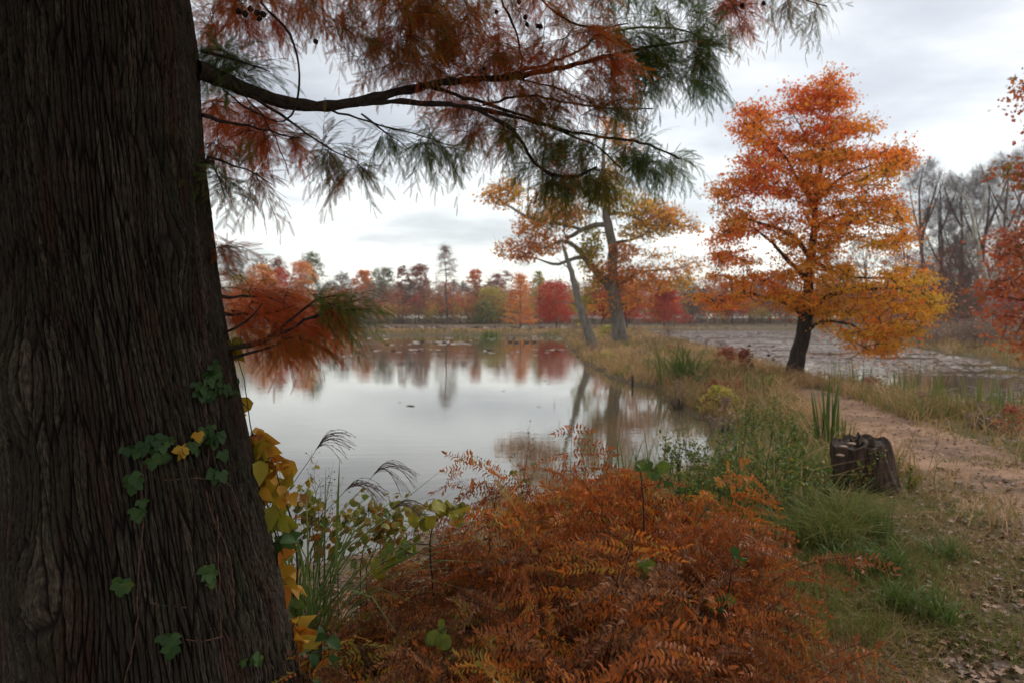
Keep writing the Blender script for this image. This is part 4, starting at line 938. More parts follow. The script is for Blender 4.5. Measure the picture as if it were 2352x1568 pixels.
grass('tall_green_grass', 'taller arching green grass between the ferns and the stump', 80000, 3.5, 16, .1, .5, .14, .36, lambda r: .003 + .0008 * r,
      lambda x, y, s: .20 + .6 * (fbm(x * 1.5, y * 1.5) - .45), lambda x, y, s: offpath(x, y) & inpoly(x, y, GREEN2) & (fbm(x * 2 + 3, y * 2) > .47), leanf=.9)
grass('short_grass', 'short sparse grass and moss on the trodden forest floor', 190000, 2.2, 15, .0, .85, .02, .10, lambda r: .003 + .0006 * r,
      lambda x, y, s: .40 + .7 * (fbm(x * 1.3, y * 1.3) - .45), lambda x, y, s: (offpath(x, y) | (rng.uniform(size=len(x)) < .08) | (fbm(x * 1.2 + 4, y * 1.2) > .66)) & (fbm(x * 1.4 + 7, y * 1.4) > .36 + .12 * rng.normal(size=len(x))), leanf=.9)
grass('shore_grass', 'thin dry grass fringe along the pond edges', 60000, 5, 110, -.62, .7, .2, .45, lambda r: .004 + .0009 * r,
      lambda x, y, s: .66 + .3 * (fbm(x * .6, y * .6) - .5), lambda x, y, s: (s < .8) & offpath(x, y) & NOFERN(x, y), -.05)
# fallen leaves
n = 44000; r = np.exp(rng.uniform(math.log(1.8), math.log(24), n)); a = rng.uniform(-.5, .85, n); x, y = r * np.sin(a), r * np.cos(a); s = sd_all(x, y)
kp = (s > .1) & (rng.uniform(size=n) < np.where(offpath(x, y), .85, .75)) & (fbm(x * 1.5 + 2, y * 1.5) > .33); x, y, s = x[kp], y[kp], s[kp]
c = np.stack([x, y, hfun(x, y, s) + .012 + rng.uniform(0, .012, len(x)) + np.where(offpath(x, y), 0, .014)], 1); n = len(c)
p = Part(); V, Fs = stamp(STAR[0] * np.array([.9, 1, 2.2]), STAR[1], c, frames(np.c_[rng.normal(size=(n, 2)), rng.normal(size=n) * .25], np.c_[rng.normal(size=(n, 2)) * .35, np.ones(n)]), rng.uniform(.022, .058, n)); p.add(V, Fs, np.repeat(np.clip(rng.beta(1.6, 2.6, n), 0, 1), 5))
tag(p.build('fallen_leaves', M['litter']), 'scattered brown and pinkish fallen leaves on the ground', 'leaf litter', None, 'stuff')

# ---------------------------------------------------------------- lily pads
def pads(name, label, x, y, size, v, tilt=.12, zlift=.012):
    n = len(x); k = 7; an = np.arange(k) / k * 2 * pi + .3
    T = np.stack([np.cos(an), np.sin(an), .008 + 0 * an], 1); T = np.r_[T, [[0, 0, 0]]]
    Fk = [np.array([[i, (i + 1) % k, k] for i in range(k - 0)])]
    nm = np.c_[rng.normal(size=(n, 2)) * tilt, np.ones(n)]
    V, Fs = stamp(T, Fk, np.stack([x, y, np.full(n, zlift)], 1), frames(np.c_[rng.normal(size=(n, 2)), np.zeros(n)], nm), np.c_[size, size * rng.uniform(.6, 1, n), size])
    p = Part(); p.add(V, Fs, np.repeat(np.clip(v, 0, 1), k)); return tag(p.build(name, M['pads']), label, 'lily pads', None, 'stuff')
def padspots(poly, n, rlo, rhi, alo, ahi, dens):
    r = np.exp(rng.uniform(math.log(rlo), math.log(rhi), n)); a = rng.uniform(alo, ahi, n); x, y = r * np.sin(a), r * np.cos(a)
    k = inpoly(x, y, poly); x, y = x[k], y[k]; k = rng.uniform(size=len(x)) < dens(x, y); return x[k], y[k]
x, y = padspots(POND_R, 190000, 13, 125, .1, .75, lambda x, y: np.clip((fbm(x * .35, y * .8) - .30 - .30 * np.clip((34 - np.hypot(x, y)) / 16, 0, 1)) * 6, 0, 1) * np.clip((np.hypot(x, y) / 62) ** 2, .03, 1))
pads('lily_pads', 'withered grey-brown lily pads covering the right pond', x, y, rng.uniform(.05, .15, len(x)) * np.clip(np.hypot(x, y) / 40, .8, 1.5), rng.normal(.30, .15, len(x)) + 1.1 * (fbm(x * .18, y * .55) - .5), .035)
x, y = padspots(POND_L, 16000, 12, 95, -.7, .2, lambda x, y: np.clip((fbm(x * .2, y * .25) - .50) * 5, 0, 1) * np.clip((y - 34) / 32, .012, .8))
pads('floating_pads', 'scattered pale lily pads floating on the left pond', x, y, rng.uniform(.07, .16, len(x)) * np.clip(y / 30, .7, 1.8), rng.normal(.6, .25, len(x)))
x, y = padspots(MUDPOND, 14000, 90, 170, -.8, .3, lambda x, y: .95 + 0 * x)
pads('mud_pads', 'dull pinkish brown withered pads on the far mud pond', x, y, rng.uniform(.4, .9, len(x)), rng.normal(.22, .15, len(x)), .3)
# dead lotus stalks in the right pond
for (x, y, h_) in ((1692, 828, 6), (1717, 805, 14), (1760, 822, 8), (1500, 800, 12), (1520, 795, 12), (1548, 808, 14), (1566, 800, 9), (1770, 832, 8), (1738, 772, 8)):
    g = G(x, y, 0.); d = g[1]; u = d / F; e = empty('lotus_stalk', (g[0], g[1], 0), 'drooping dead lotus stalk sticking out of the right pond', 'water plant', 'dead lotus stalks in the right pond')
    q = np.array([[0, 0, -.1], [0, 0, h_ * u * .7], [.04, 0, h_ * u], [.12, 0, h_ * u * .9]]); p = Part(); V, Fs = tubes(q[None], np.full((1, 4), .008), 5); p.add(V, Fs, .5); ob('stalk', p.data('stalk', M['limb']), e)
    V, Fs = stamp(ico, icf, np.array([[.12, 0, h_ * u * .85]]), np.eye(3)[None], np.array([[.09, .09, .07]])); p = Part(); p.add(V + rng.normal(size=V.shape) * .01, Fs, .5); ob('seed_head', p.data('seed_head', M['limb']), e)

# ---------------------------------------------------------------- hero trees
def ptree(name, label, cat, base_px, d, trunks, crown, barkm, leafm, tip=.012, K=5, lift=.1, per=60, spread=(.3, .3, .1), lsize=.1, sides=10, step=.25, vj=.1, lf=LEAF4, twig_n=3, twig_l=.5, noise=.006, droop=.3):
    g = P(*base_px, d); z0 = min(float(hfun(g[0], g[1])), g[2]); e = empty(name, (g[0], g[1], z0), label, cat)
    tp = Part(); limbs = []
    for p, r0, r1 in trunks:
        q, r = resample(PL(p, d), np.array(np.linspace(r0, r1, len(p))) if not isinstance(r0, list) else r0, step)
        if abs(p[0][0] - base_px[0]) < 14 and abs(p[0][1] - base_px[1]) < 14: q[0][2] = z0 - .15; r[0] *= 1.25; r[1] *= 1.08
        q[1:-1] += rng.normal(size=(len(q) - 2, 3)) * noise * d * .15
        V, Fs = tubes(q[None], r[None], sides, True); tp.add(V, Fs, .5); limbs.append((q, r))
    tp.build('trunk', M[barkm], e, True)
    pts, cv = crown
    bp = Part(); Pt, R = grow(limbs, pts, tip, K=K, lift=lift, step=step); V, Fs = tubes(Pt, R, 5); bp.add(V, Fs, .5)
    if twig_n: P2, R2 = spurs(Pt, twig_n, twig_l, tip * .6); V, Fs = tubes(P2, R2, 3); bp.add(V, Fs, .5)
    bp.build('branches', M[barkm], e)
    if per:
        lfp = Part(); leaves(lfp, pts, per, spread, lsize, cv, lf, vj=vj, droop=droop)
        if twig_n and per > 10:
            c2 = P2[:, -1]; leaves(lfp, c2, max(2, per // 5), tuple(.5 * s for s in spread), lsize, np.repeat(cv, twig_n)[:len(c2)], lf, vj=vj)
        lfp.build('crown', leafm, e)
    return e
# maple
MC = [(1910, 170), (1945, 225), (1950, 250), (1925, 285), (1960, 292), (2000, 272), (2012, 310), (1990, 345), (2080, 342), (2095, 375), (2055, 400), (2040, 440), (2065, 480), (2088, 515), (2085, 565), (2050, 600), (2010, 612), (2060, 612), (2125, 620), (2168, 680), (2162, 735), (2110, 765), (2085, 790), (2040, 815), (1985, 830), (1960, 800), (1930, 762), (1890, 752), (1868, 722), (1830, 712), (1800, 722), (1770, 695), (1700, 705), (1640, 712), (1590, 690), (1625, 640), (1650, 600), (1632, 560), (1650, 505), (1628, 445), (1650, 425), (1690, 395), (1730, 335), (1678, 285), (1690, 252), (1740, 240), (1790, 258), (1815, 232), (1803, 192), (1850, 212), (1880, 192)]
def crown_pts(poly, n, d, dfun, holes=(), noise=.022, th=.34, vfun=None):
    q = sample_poly(poly, int(n * 3.5)); k = np.ones(len(q), bool)
    for (hx, hy, a, b) in holes: k &= ((q[:, 0] - hx) / a) ** 2 + ((q[:, 1] - hy) / b) ** 2 > 1
    k &= fbm(q[:, 0] * noise, q[:, 1] * noise * 2.2, 3.) > th
    q = q[k][:n]
    off = rng.normal(size=len(q)) * .5; off = np.clip(off, -1, 1) * dfun(q[:, 0], q[:, 1])
    return P(q[:, 0], q[:, 1], d + off), q
pts, q = crown_pts(MC, 1900, 20.3, lambda x, y: np.clip((y - 150) / 250, .15, 1) * 2.6, [(1745, 575, 72, 22), (1850, 560, 18, 40), (1985, 590, 90, 22), (1960, 575, 40, 26), (1760, 470, 30, 14), (1812, 520, 26, 18), (1700, 620, 60, 12), (1830, 290, 30, 20), (1960, 330, 26, 18), (1690, 345, 30, 30), (1700, 470, 25, 12), (1770, 610, 50, 14), (1930, 250, 10, 10), (1760, 300, 12, 16), (1900, 470, 16, 22), (1700, 400, 30, 10), (2020, 440, 24, 14), (1980, 380, 20, 10), (1800, 340, 16, 14), (1650, 470, 20, 16), (1830, 470, 14, 16), (2040, 500, 20, 8), (1870, 650, 14, 26)], th=.46, noise=.034)
cv = .48 + .34 * (q[:, 0] - 1650) / 450 + .22 * (q[:, 1] - 450) / 350 + (fbm(q[:, 0] * .012, q[:, 1] * .02) - .5) * .7
ptree('maple_tree', 'rounded orange maple with a dark leaning trunk standing on the spit by the right pond', 'tree', (1822, 866), 20.3, [
 ([(1822, 866), (1832, 820), (1843, 775), (1853, 728), (1858, 660), (1862, 610), (1868, 550), (1870, 490), (1880, 430), (1890, 350), (1900, 290), (1908, 215)], [.26, .235, .215, .21, .14, .125, .11, .09, .07, .045, .03, .02], 0),
 ([(1853, 728), (1838, 712), (1832, 700), (1790, 690), (1720, 672), (1655, 690)], .13, .02), ([(1858, 650), (1825, 612), (1790, 580), (1762, 545), (1720, 520)], .09, .02),
 ([(1862, 600), (1838, 560), (1800, 528), (1770, 520), (1700, 500), (1655, 510)], .09, .02), ([(1868, 480), (1850, 440), (1815, 380), (1770, 320), (1710, 262)], .07, .015), ([(1870, 470), (1905, 430), (1960, 390), (2060, 368)], .07, .015),
 ([(1866, 530), (1900, 500), (1950, 490), (2050, 520)], .07, .015), ([(1846, 765), (1868, 745), (1885, 735), (1960, 740), (2020, 790)], .07, .015), ([(1855, 720), (1880, 690), (1950, 665), (2060, 660), (2140, 690)], .10, .02),
 ([(1862, 600), (1910, 625), (1970, 640), (2060, 640)], .07, .02), ([(1892, 340), (1930, 310), (1990, 300)], .035, .01), ([(1885, 380), (1850, 320), (1815, 250)], .035, .01)],
 (pts, cv), 'maple_bark', M['maple'], tip=.009, per=24, spread=(.19, .19, .05), lsize=.074, vj=.10, twig_n=2, twig_l=.5)
# oak on the spit
blobs = [(1150, 448, 42, 28, .50, 44), (1180, 430, 24, 22, .5, 16), (1262, 480, 50, 40, .45, 60), (1220, 520, 45, 36, .38, 46), (1190, 575, 52, 26, .30, 52), (1255, 560, 50, 26, .32, 40), (1300, 505, 40, 28, .45, 34), (1330, 470, 40, 40, .6, 36), (1390, 440, 44, 40, .78, 50), (1400, 400, 30, 40, .6, 24), (1412, 300, 22, 45, .35, 34), (1438, 350, 22, 40, .3, 16), (1450, 470, 50, 36, .7, 50),
 (1500, 490, 48, 32, .5, 46), (1480, 530, 60, 26, .65, 50), (1540, 505, 50, 34, .42, 50), (1590, 520, 24, 16, .45, 10), (1360, 560, 22, 50, .88, 40), (1370, 630, 28, 45, .82, 36), (1430, 580, 34, 26, .3, 30), (1400, 630, 50, 30, .25, 60), (1450, 640, 60, 34, .32, 70), (1510, 640, 50, 34, .36, 56), (1460, 690, 50, 28, .35, 36), (1400, 700, 40, 28, .45, 26), (1580, 610, 34, 24, .5, 20), (1560, 650, 40, 20, .5, 24), (1340, 700, 24, 50, .9, 24), (1350, 590, 12, 30, .85, 12), (1330, 430, 30, 24, .5, 14), (1240, 445, 20, 20, .45, 8), (1500, 580, 60, 14, .5, 10)]
pp, vv = [], []
for (x, y, a, b, v, n) in blobs:
    n = int(n * (1.35 if y < 600 else .9)); v = v - .02; a *= .95; b *= .88
    t = rng.uniform(0, 2 * pi, n); r = np.sqrt(rng.uniform(0, 1, n)); qx, qy = x + a * r * np.cos(t), y + b * r * np.sin(t)
    pp.append(P(qx, qy, 43 + np.clip(rng.normal(size=n) * .5, -1, 1) * max(a, 30) * .03)); vv.append(v + .10 + (fbm(qx * .03, qy * .05) - .5) * .5)
ptree('oak_tree', 'tall grey-barked oak with twisting limbs and ochre-orange leaves on the grassy spit', 'tree', (1427, 796), 43, [
 ([(1427, 798), (1421, 750), (1414, 700), (1406, 664), (1409, 620), (1409, 578), (1404, 545), (1397, 520), (1393, 480), (1390, 440), (1386, 380), (1384, 330), (1400, 290)], [.47, .45, .40, .36, .31, .30, .29, .28, .23, .19, .13, .1, .05], 0),
 ([(1409, 680), (1400, 655), (1378, 632), (1353, 610), (1333, 578), (1318, 560), (1298, 547), (1280, 552), (1269, 568), (1240, 572)], .26, .04), ([(1338, 590), (1318, 592), (1300, 602), (1268, 616), (1256, 600), (1243, 595), (1200, 590)], .14, .03),
 ([(1402, 518), (1385, 512), (1360, 518), (1333, 528), (1315, 540), (1300, 548)], .17, .12), ([(1333, 527), (1280, 515), (1223, 503), (1190, 488), (1167, 478), (1155, 460), (1130, 450), (1110, 445)], .11, .025),
 ([(1400, 492), (1420, 488), (1448, 490), (1470, 505), (1490, 520), (1520, 518), (1550, 508), (1580, 512)], .13, .02), ([(1409, 560), (1430, 552), (1448, 548), (1475, 553), (1482, 538), (1500, 520)], .10, .03),
 ([(1412, 690), (1420, 660), (1450, 630), (1500, 620), (1560, 620), (1600, 600)], .12, .02), ([(1405, 540), (1395, 530), (1383, 535)], .08, .05), ([(1300, 548), (1290, 520), (1295, 490), (1270, 470)], .06, .02), ([(1390, 470), (1370, 450), (1340, 440)], .05, .02), ([(1392, 420), (1420, 380), (1436, 340)], .05, .02), ([(1414, 700), (1440, 700), (1470, 690)], .06, .02), ([(1414, 690), (1380, 690), (1345, 700)], .06, .02)],
 (np.concatenate(pp), np.concatenate(vv)), 'oak_bark', M['oak'], tip=.015, per=10, spread=(.30, .30, .13), lsize=.18, sides=12, step=.5, twig_n=3, twig_l=.9, noise=.004)
ptree('leaning_snag', 'slender bare leaning trunk crossing the oak limbs, its foot left of the oak', 'tree', (1359, 789), 41, [([(1359, 789), (1345, 745), (1332, 705), (1323, 670), (1315, 635), (1303, 600), (1297, 575), (1290, 556)], [.30, .25, .22, .2, .17, .13, .10, .05], 0), ([(1331, 700), (1300, 695), (1270, 692)], .05, .015), ([(1312, 625), (1290, 600), (1275, 590)], .04, .012)],
 (P(rng.uniform(1270, 1310, 8), rng.uniform(560, 700, 8), 41), np.full(8, .5)), 'oak_bark', M['oak'], per=0, tip=.01, twig_n=2, noise=.004)

# ---------------------------------------------------------------- generic far trees
def fartree(name, label, px, base, top, w, d, kind, leafk=None, n=130, per=22, ls=None, trunk_f=.30, group=None, barkm='far_bark', dens=1.0):
    g = P(px, base, d); z0 = float(hfun(g[0], g[1])); u = d / F
    h_ = (P(px, top, d)[2] - z0) * (1.06 if kind != 'bush' else 1); r = w * u / 2 * (1.2 if d > 90 else 1.05); per = int(per * 1.7); n = int(n * 1.15)
    e = empty(name, (g[0], g[1], z0), label, 'tree', group, 0)
    tr = max(.06, h_ * .016); lean = rng.normal() * .02
    tp = Part(); k = np.linspace(0, 1, 8)[:, None]
    fr = {'bare': .97, 'larch': .99, 'bush': .5}.get(kind, .85)
    q = k * np.array([lean * h_, 0, h_ * fr]) + np.c_[rng.normal(size=(8, 2)) * .01 * h_ * (k > 0), np.zeros(8)]; q[0] = (0, 0, -.2)
    limbs = [(q, np.linspace(tr, tr * .15, 8))]
    if kind in ('round', 'bare', 'loose', 'bush'):
        for _ in range(5 if kind != 'bush' else 8):
            t = rng.uniform(trunk_f * .8, .7) if kind != 'bush' else .02; az = rng.uniform(0, 6.28); L = r * rng.uniform(.6, 1.0)
            o = q[0] * (1 - t) + q[-1] * t; kk = np.linspace(0, 1, 5)[:, None]
            ql = o + kk * np.array([cos(az) * L, sin(az) * L, h_ * (.25 if kind != 'bush' else .6)]) + kk * kk * np.array([0, 0, h_ * .1])
            limbs.append((ql, np.linspace(tr * .45, tr * .1, 5)))
    for a_, b_ in limbs: V, Fs = tubes(a_[None], b_[None], 7); tp.add(V, Fs, .5)
    ob('trunk', tp.data('trunk', M[barkm], smooth=True), e)
    # crown targets
    t = rng.uniform(0, 1, n * 3); az = rng.uniform(0, 2 * pi, n * 3); rr_ = np.sqrt(rng.uniform(0, 1, n * 3))
    if kind == 'larch':
        zc = .22 + .78 * t; prf = np.where(zc < .3, .5, 1.0) * (1 - (zc - .22) / .78) ** .55 * (.55 + .45 * np.sin(zc * 40) ** 2)
        rr_ = .35 + .65 * rr_
    elif kind == 'cone': zc = trunk_f + (1 - trunk_f) * t; prf = (1 - t) ** .7 + .05
    elif kind == 'bush': zc = .08 + .9 * t; prf = np.sqrt(np.clip(1 - (t * .95) ** 2, 0, 1))
    else: zc = trunk_f + (1 - trunk_f) * t; prf = np.sqrt(np.clip(1 - ((t - .42) / .62) ** 2, .03, 1))
    prf = prf * (.75 + .5 * vnoise(az * 1.2 + px, zc * 5))
    T = np.stack([rr_ * prf * r * np.cos(az) + lean * h_ * zc, rr_ * prf * r * np.sin(az), zc * h_], 1)
    kp = fbm(T[:, 0] * 2.2 / max(r, 1) + px, T[:, 1] * 2.2 / max(r, 1), T[:, 2] * 4 / h_) > (.42 if kind in ('loose', 'larch') else .30); T = T[kp][:n]
    lift = {'bare': .05, 'larch': -.02, 'cone': -.02}.get(kind, .08)
    bp = Part(); Pt, R = grow(limbs, T, .012 * d / 170 if kind != 'bare' else .015 * d / 170, K=4, lift=lift, step=h_ * .06, rmax=tr * .5); V, Fs = tubes(Pt, R, 3); bp.add(V, Fs, .5)
    if kind in ('bare', 'loose', 'larch') or leafk is None:
        P2, R2 = spurs(Pt, 11 if kind == 'bare' else 7, r * .34, .013 * d / 170, K=3, up=.5 if kind == 'bare' else .1, spread=.55); V, Fs = tubes(P2, R2, 3); bp.add(V, Fs, .5)
        if kind == 'bare': P3, R3 = spurs(P2, 5, r * .2, .009 * d / 170, K=2, up=.4, spread=.5); V, Fs = tubes(P3, R3, 3); bp.add(V, Fs, .5)
    ob('branches', bp.data('branches', M[barkm]), e)
    if leafk:
        lfp = Part(); s = ls or (.28 * d / 170)
        sp = r * (.13 if kind != 'larch' else .10)
        leaves(lfp, T, per, (sp, sp, sp * (.6 if kind not in ('larch', 'cone') else .25)), s, np.clip(.5 + (fbm(T[:, 0] * 1.5 / r, T[:, 1] * 1.5 / r, T[:, 2] * 3 / h_ + px) - .5) * 1.8, 0, 1), vj=.15)
        ob('crown', lfp.data('crown', FL[leafk]), e)
    return e
FT = [  # label, x, base, top, width, depth, kind, leaf, n, per
 ('grey bare-branched tree at the far left of the opposite shore, behind the low cypress spray', 536, 744, 606, 90, 190, 'bare', None, 150, 0),
 ('pale yellow-green tree in front of the grey bare tree at far left', 548, 745, 640, 70, 178, 'round', 'yellow', 90, 14),
 ('small dark red tree peeping out right beside the cypress trunk', 508, 745, 628, 40, 176, 'loose', 'brown', 60, 12),
 ('tall tree with red-brown top behind the orange one at left', 606, 744, 598, 60, 200, 'loose', 'brown', 90, 14),
 ('broad orange and gold tree left of the crimson one on the far shore', 604, 745, 616, 62, 172, 'round', 'orange', 170, 26),
 ('bright crimson tree on the far shore left', 640, 745, 626, 46, 176, 'round', 'crimson', 120, 24),
 ('wine-red tree top rising behind the crimson tree', 642, 744, 602, 44, 205, 'loose', 'brown', 80, 14),
 ('tall grey-green tree rising highest behind the orange pair', 718, 744, 592, 52, 205, 'loose', 'green', 120, 18),
 ('orange tree with ragged top just left of the tall grey-green one', 692, 745, 608, 52, 172, 'round', 'orange', 150, 24),
 ('low ochre tree at the foot of the orange pair', 650, 746, 672, 80, 166, 'bush', 'yellow', 110, 18),
 ('thin grey tree standing alone in the gap left of centre', 785, 744, 632, 44, 196, 'bare', None, 110, 0),
 ('small grey tree beside the thin grey one', 762, 744, 655, 40, 190, 'bare', None, 70, 0),
 ('rounded clear orange tree left of the green one on the far shore', 836, 745, 630, 42, 190, 'round', 'orange', 130, 24),
 ('rounded grey-green tree between orange and brown crowns', 880, 745, 624, 58, 186, 'loose', 'green', 170, 16),
 ('narrow russet tree directly right of the green crown', 924, 745, 618, 30, 182, 'round', 'brown', 80, 20),
 ('broad russet tree left of the tall conifer', 962, 745, 614, 50, 184, 'round', 'brown', 150, 22),
 ('grey bare bush-like tree below the broad russet crown', 955, 746, 662, 60, 172, 'bare', None, 100, 0),
 ('dull purple-brown tree right of the tall conifer', 1058, 745, 655, 50, 184, 'bare', 'dull', 100, 6),
 ('small ochre and brown tree right of the tall conifer', 1092, 745, 627, 36, 186, 'round', 'orange', 90, 20),
 ('small russet crown in front of the ochre one', 1094, 745, 642, 28, 180, 'round', 'brown', 60, 18),
 ('dusky pink tree left of the oak', 1138, 744, 635, 34, 196, 'loose', 'pink', 80, 16),
 ('faint pink tree beside the dusky pink one', 1160, 744, 628, 34, 205, 'loose', 'pink', 70, 12),
 ('wide yellow-green willow-like bush on the far shore', 1128, 745, 660, 84, 168, 'bush', 'yellow', 170, 20),
 ('dark olive shrub at the foot of the yellow-green bush', 1112, 746, 690, 40, 160, 'bush', 'green', 80, 16),
 ('thin red-orange tree with airy top left of the oak', 1195, 747, 634, 70, 130, 'cone', 'orange', 170, 16),
 ('small yellow tree top left of the oak', 1240, 746, 632, 40, 150, 'loose', 'yellow', 80, 16),
 ('deep red tree behind the leaning snag', 1278, 750, 654, 76, 105, 'round', 'red', 200, 24),
 ('brick-red tree directly behind the oak trunk', 1382, 752, 642, 70, 95, 'round', 'red', 200, 24),
 ('orange-red tree right behind the oak trunk', 1440, 752, 648, 70, 98, 'round', 'red', 180, 24),
 ('layered scarlet tree standing alone right of the oak', 1526, 751, 652, 88, 118, 'cone', 'red', 240, 26),
 ('grey bare small tree right of the scarlet one', 1592, 748, 668, 46, 150, 'bare', None, 100, 0),
 ('dusky red tree seen under the maple crown', 1680, 747, 655, 70, 165, 'loose', 'red', 110, 18),
 ('dull red tree between the scarlet one and the maple', 1640, 747, 640, 60, 185, 'loose', 'pink', 100, 16),
 ('grey-green tree behind the left side of the maple', 1570, 746, 640, 60, 190, 'loose', 'green', 90, 12),
 ('bare grey tree seen in the gap under the maple crown', 1770, 747, 640, 70, 170, 'bare', None, 120, 0),
 ('reddish thicket tree behind the maple trunk', 1750, 747, 650, 70, 180, 'loose', 'pink', 100, 14),
 ('bare grey tree in the light gap right of the maple trunk', 1985, 748, 560, 90, 130, 'bare', None, 150, 0),
 ('bare tree just right of the maple trunk', 1905, 748, 600, 80, 150, 'bare', None, 130, 0),
 ('tall bare tree at the left of the grey wood on the right', 2108, 752, 398, 120, 82, 'bare', None, 260, 0),
 ('tall bare tree second from left in the grey wood', 2160, 752, 425, 110, 88, 'bare', None, 240, 0),
 ('bare tree with reddish twigs in the middle of the grey wood', 2205, 752, 430, 120, 84, 'bare', None, 240, 0),
 ('tall bare tree behind the pale sycamore', 2255, 752, 408, 120, 86, 'bare', None, 240, 0),
 ('tallest bare tree at the right end of the grey wood', 2312, 752, 385, 130, 78, 'bare', None, 260, 0),
 ('bare tree at the right picture edge behind the red oak', 2372, 752, 360, 140, 80, 'bare', None, 240, 0),
 ('dusky red sapling low in the grey wood, left', 2085, 752, 540, 90, 76, 'loose', 'pink', 150, 16),
 ('rust-red understorey tree low in the grey wood, middle', 2180, 752, 580, 90, 72, 'loose', 'brown', 150, 16),
 ('dark crooked tree at the edge of the grey wood', 2198, 748, 560, 100, 60, 'bare', None, 180, 0),
 ('red understorey tree below the sycamore', 2290, 752, 540, 100, 74, 'loose', 'red', 150, 16),
 ('yellow-green bush at the foot of the grey wood', 2230, 752, 668, 80, 66, 'bush', 'green', 120, 16),
]
for row in FT:
    lb, x, bs, tp_, w, d, kd, lk, n, per = row
    nm_ = {'bare': 'bare_tree', 'bush': 'bush', 'cone': 'red_tree' if lk == 'red' else 'orange_tree'}.get(kd, {'orange': 'orange_tree', 'red': 'red_tree', 'crimson': 'red_tree', 'brown': 'russet_tree', 'green': 'green_tree', 'yellow': 'yellow_tree', 'pink': 'pink_tree', 'dull': 'brown_tree'}.get(lk, 'bare_tree'))
    fartree(nm_, lb, x, bs, tp_, w, d, kd, lk, n, per, barkm='bare_bark' if kd == 'bare' else 'far_bark', trunk_f=.12 if kd == 'cone' else .25)
fartree('conifer_tree', 'tall solitary flat-topped russet conifer with open branches on the far shore', 1028, 746, 576, 84, 160, 'larch', 'brown', 200, 6, ls=.2, barkm='far_bark')
for k in range(26):
    x = 480 + k * 62 + rng.uniform(-20, 20); kd, lk = [('bare', None), ('loose', 'dull'), ('round', 'orange'), ('loose', 'pink'), ('loose', 'green'), ('round', 'brown'), ('bare', None)][k % 7]
    fartree('distant_tree', 'one of the low hazy trees in the back row of the far wood', x, 743, rng.uniform(645, 672), rng.uniform(44, 70), rng.uniform(200, 225), kd, lk, 80, 12, group='back row of the far wood', barkm='bare_bark')
# pale sycamore
ptree('sycamore_tree', 'pale white-barked sycamore with leaning forked trunks in the grey wood', 'tree', (2275, 745), 70, [([(2278, 745), (2268, 660), (2258, 620), (2245, 570), (2235, 520), (2228, 470), (2205, 440)], .36, .06), ([(2240, 545), (2252, 500), (2262, 450), (2270, 420)], .12, .04), ([(2290, 740), (2292, 660), (2285, 600), (2290, 560), (2297, 500)], .26, .06), ([(2268, 660), (2285, 620), (2300, 590)], .12, .05), ([(2245, 570), (2225, 540), (2205, 520)], .1, .04)],
 (P(rng.uniform(2180, 2320, 60), rng.uniform(400, 560, 60), 70), np.full(60, .5)), 'pale_bark', M['oak'], per=0, tip=.014, twig_n=4, twig_l=1.2, step=.8, noise=.003)
# red oak at the right edge
RP = [([(2352, 165), (2340, 190), (2332, 240), (2352, 262), (2420, 262), (2420, 165)], 14), ([(2352, 350), (2318, 370), (2292, 395), (2300, 425), (2352, 440), (2430, 430), (2430, 350)], 20), ([(2352, 500), (2300, 525), (2272, 560), (2290, 600), (2352, 620), (2450, 620), (2450, 480)], 30), ([(2352, 590), (2320, 620), (2262, 660), (2250, 700), (2285, 745), (2300, 800), (2352, 815), (2450, 800), (2450, 600)], 60), ([(2370, 150), (2600, 150), (2600, 800), (2370, 800)], 160)]
pts = np.concatenate([P(*sample_poly(p, n).T, 23 + rng.normal(size=n) * .8) for p, n in RP])
ptree('red_oak', 'dark red-leaved oak whose branches reach in from the right edge of the picture', 'tree', (2520, 870), 23, [([(2520, 870), (2510, 760), (2500, 600), (2490, 400), (2480, 250), (2470, 100)], .28, .05), ([(2508, 740), (2440, 690), (2350, 690), (2290, 680)], .09, .02), ([(2500, 620), (2430, 570), (2340, 560)], .08, .02), ([(2490, 450), (2420, 400), (2330, 400)], .06, .02), ([(2483, 300), (2420, 230), (2360, 210)], .05, .02)],
 (pts, np.clip(.55 + (fbm(pts[:, 0] * .9, pts[:, 1], pts[:, 2] * .9) - .5) * 1.8, 0, 1)), 'maple_bark', FL['edge'], tip=.012, per=17, spread=(.3, .3, .16), lsize=.15, twig_n=3, twig_l=.5)

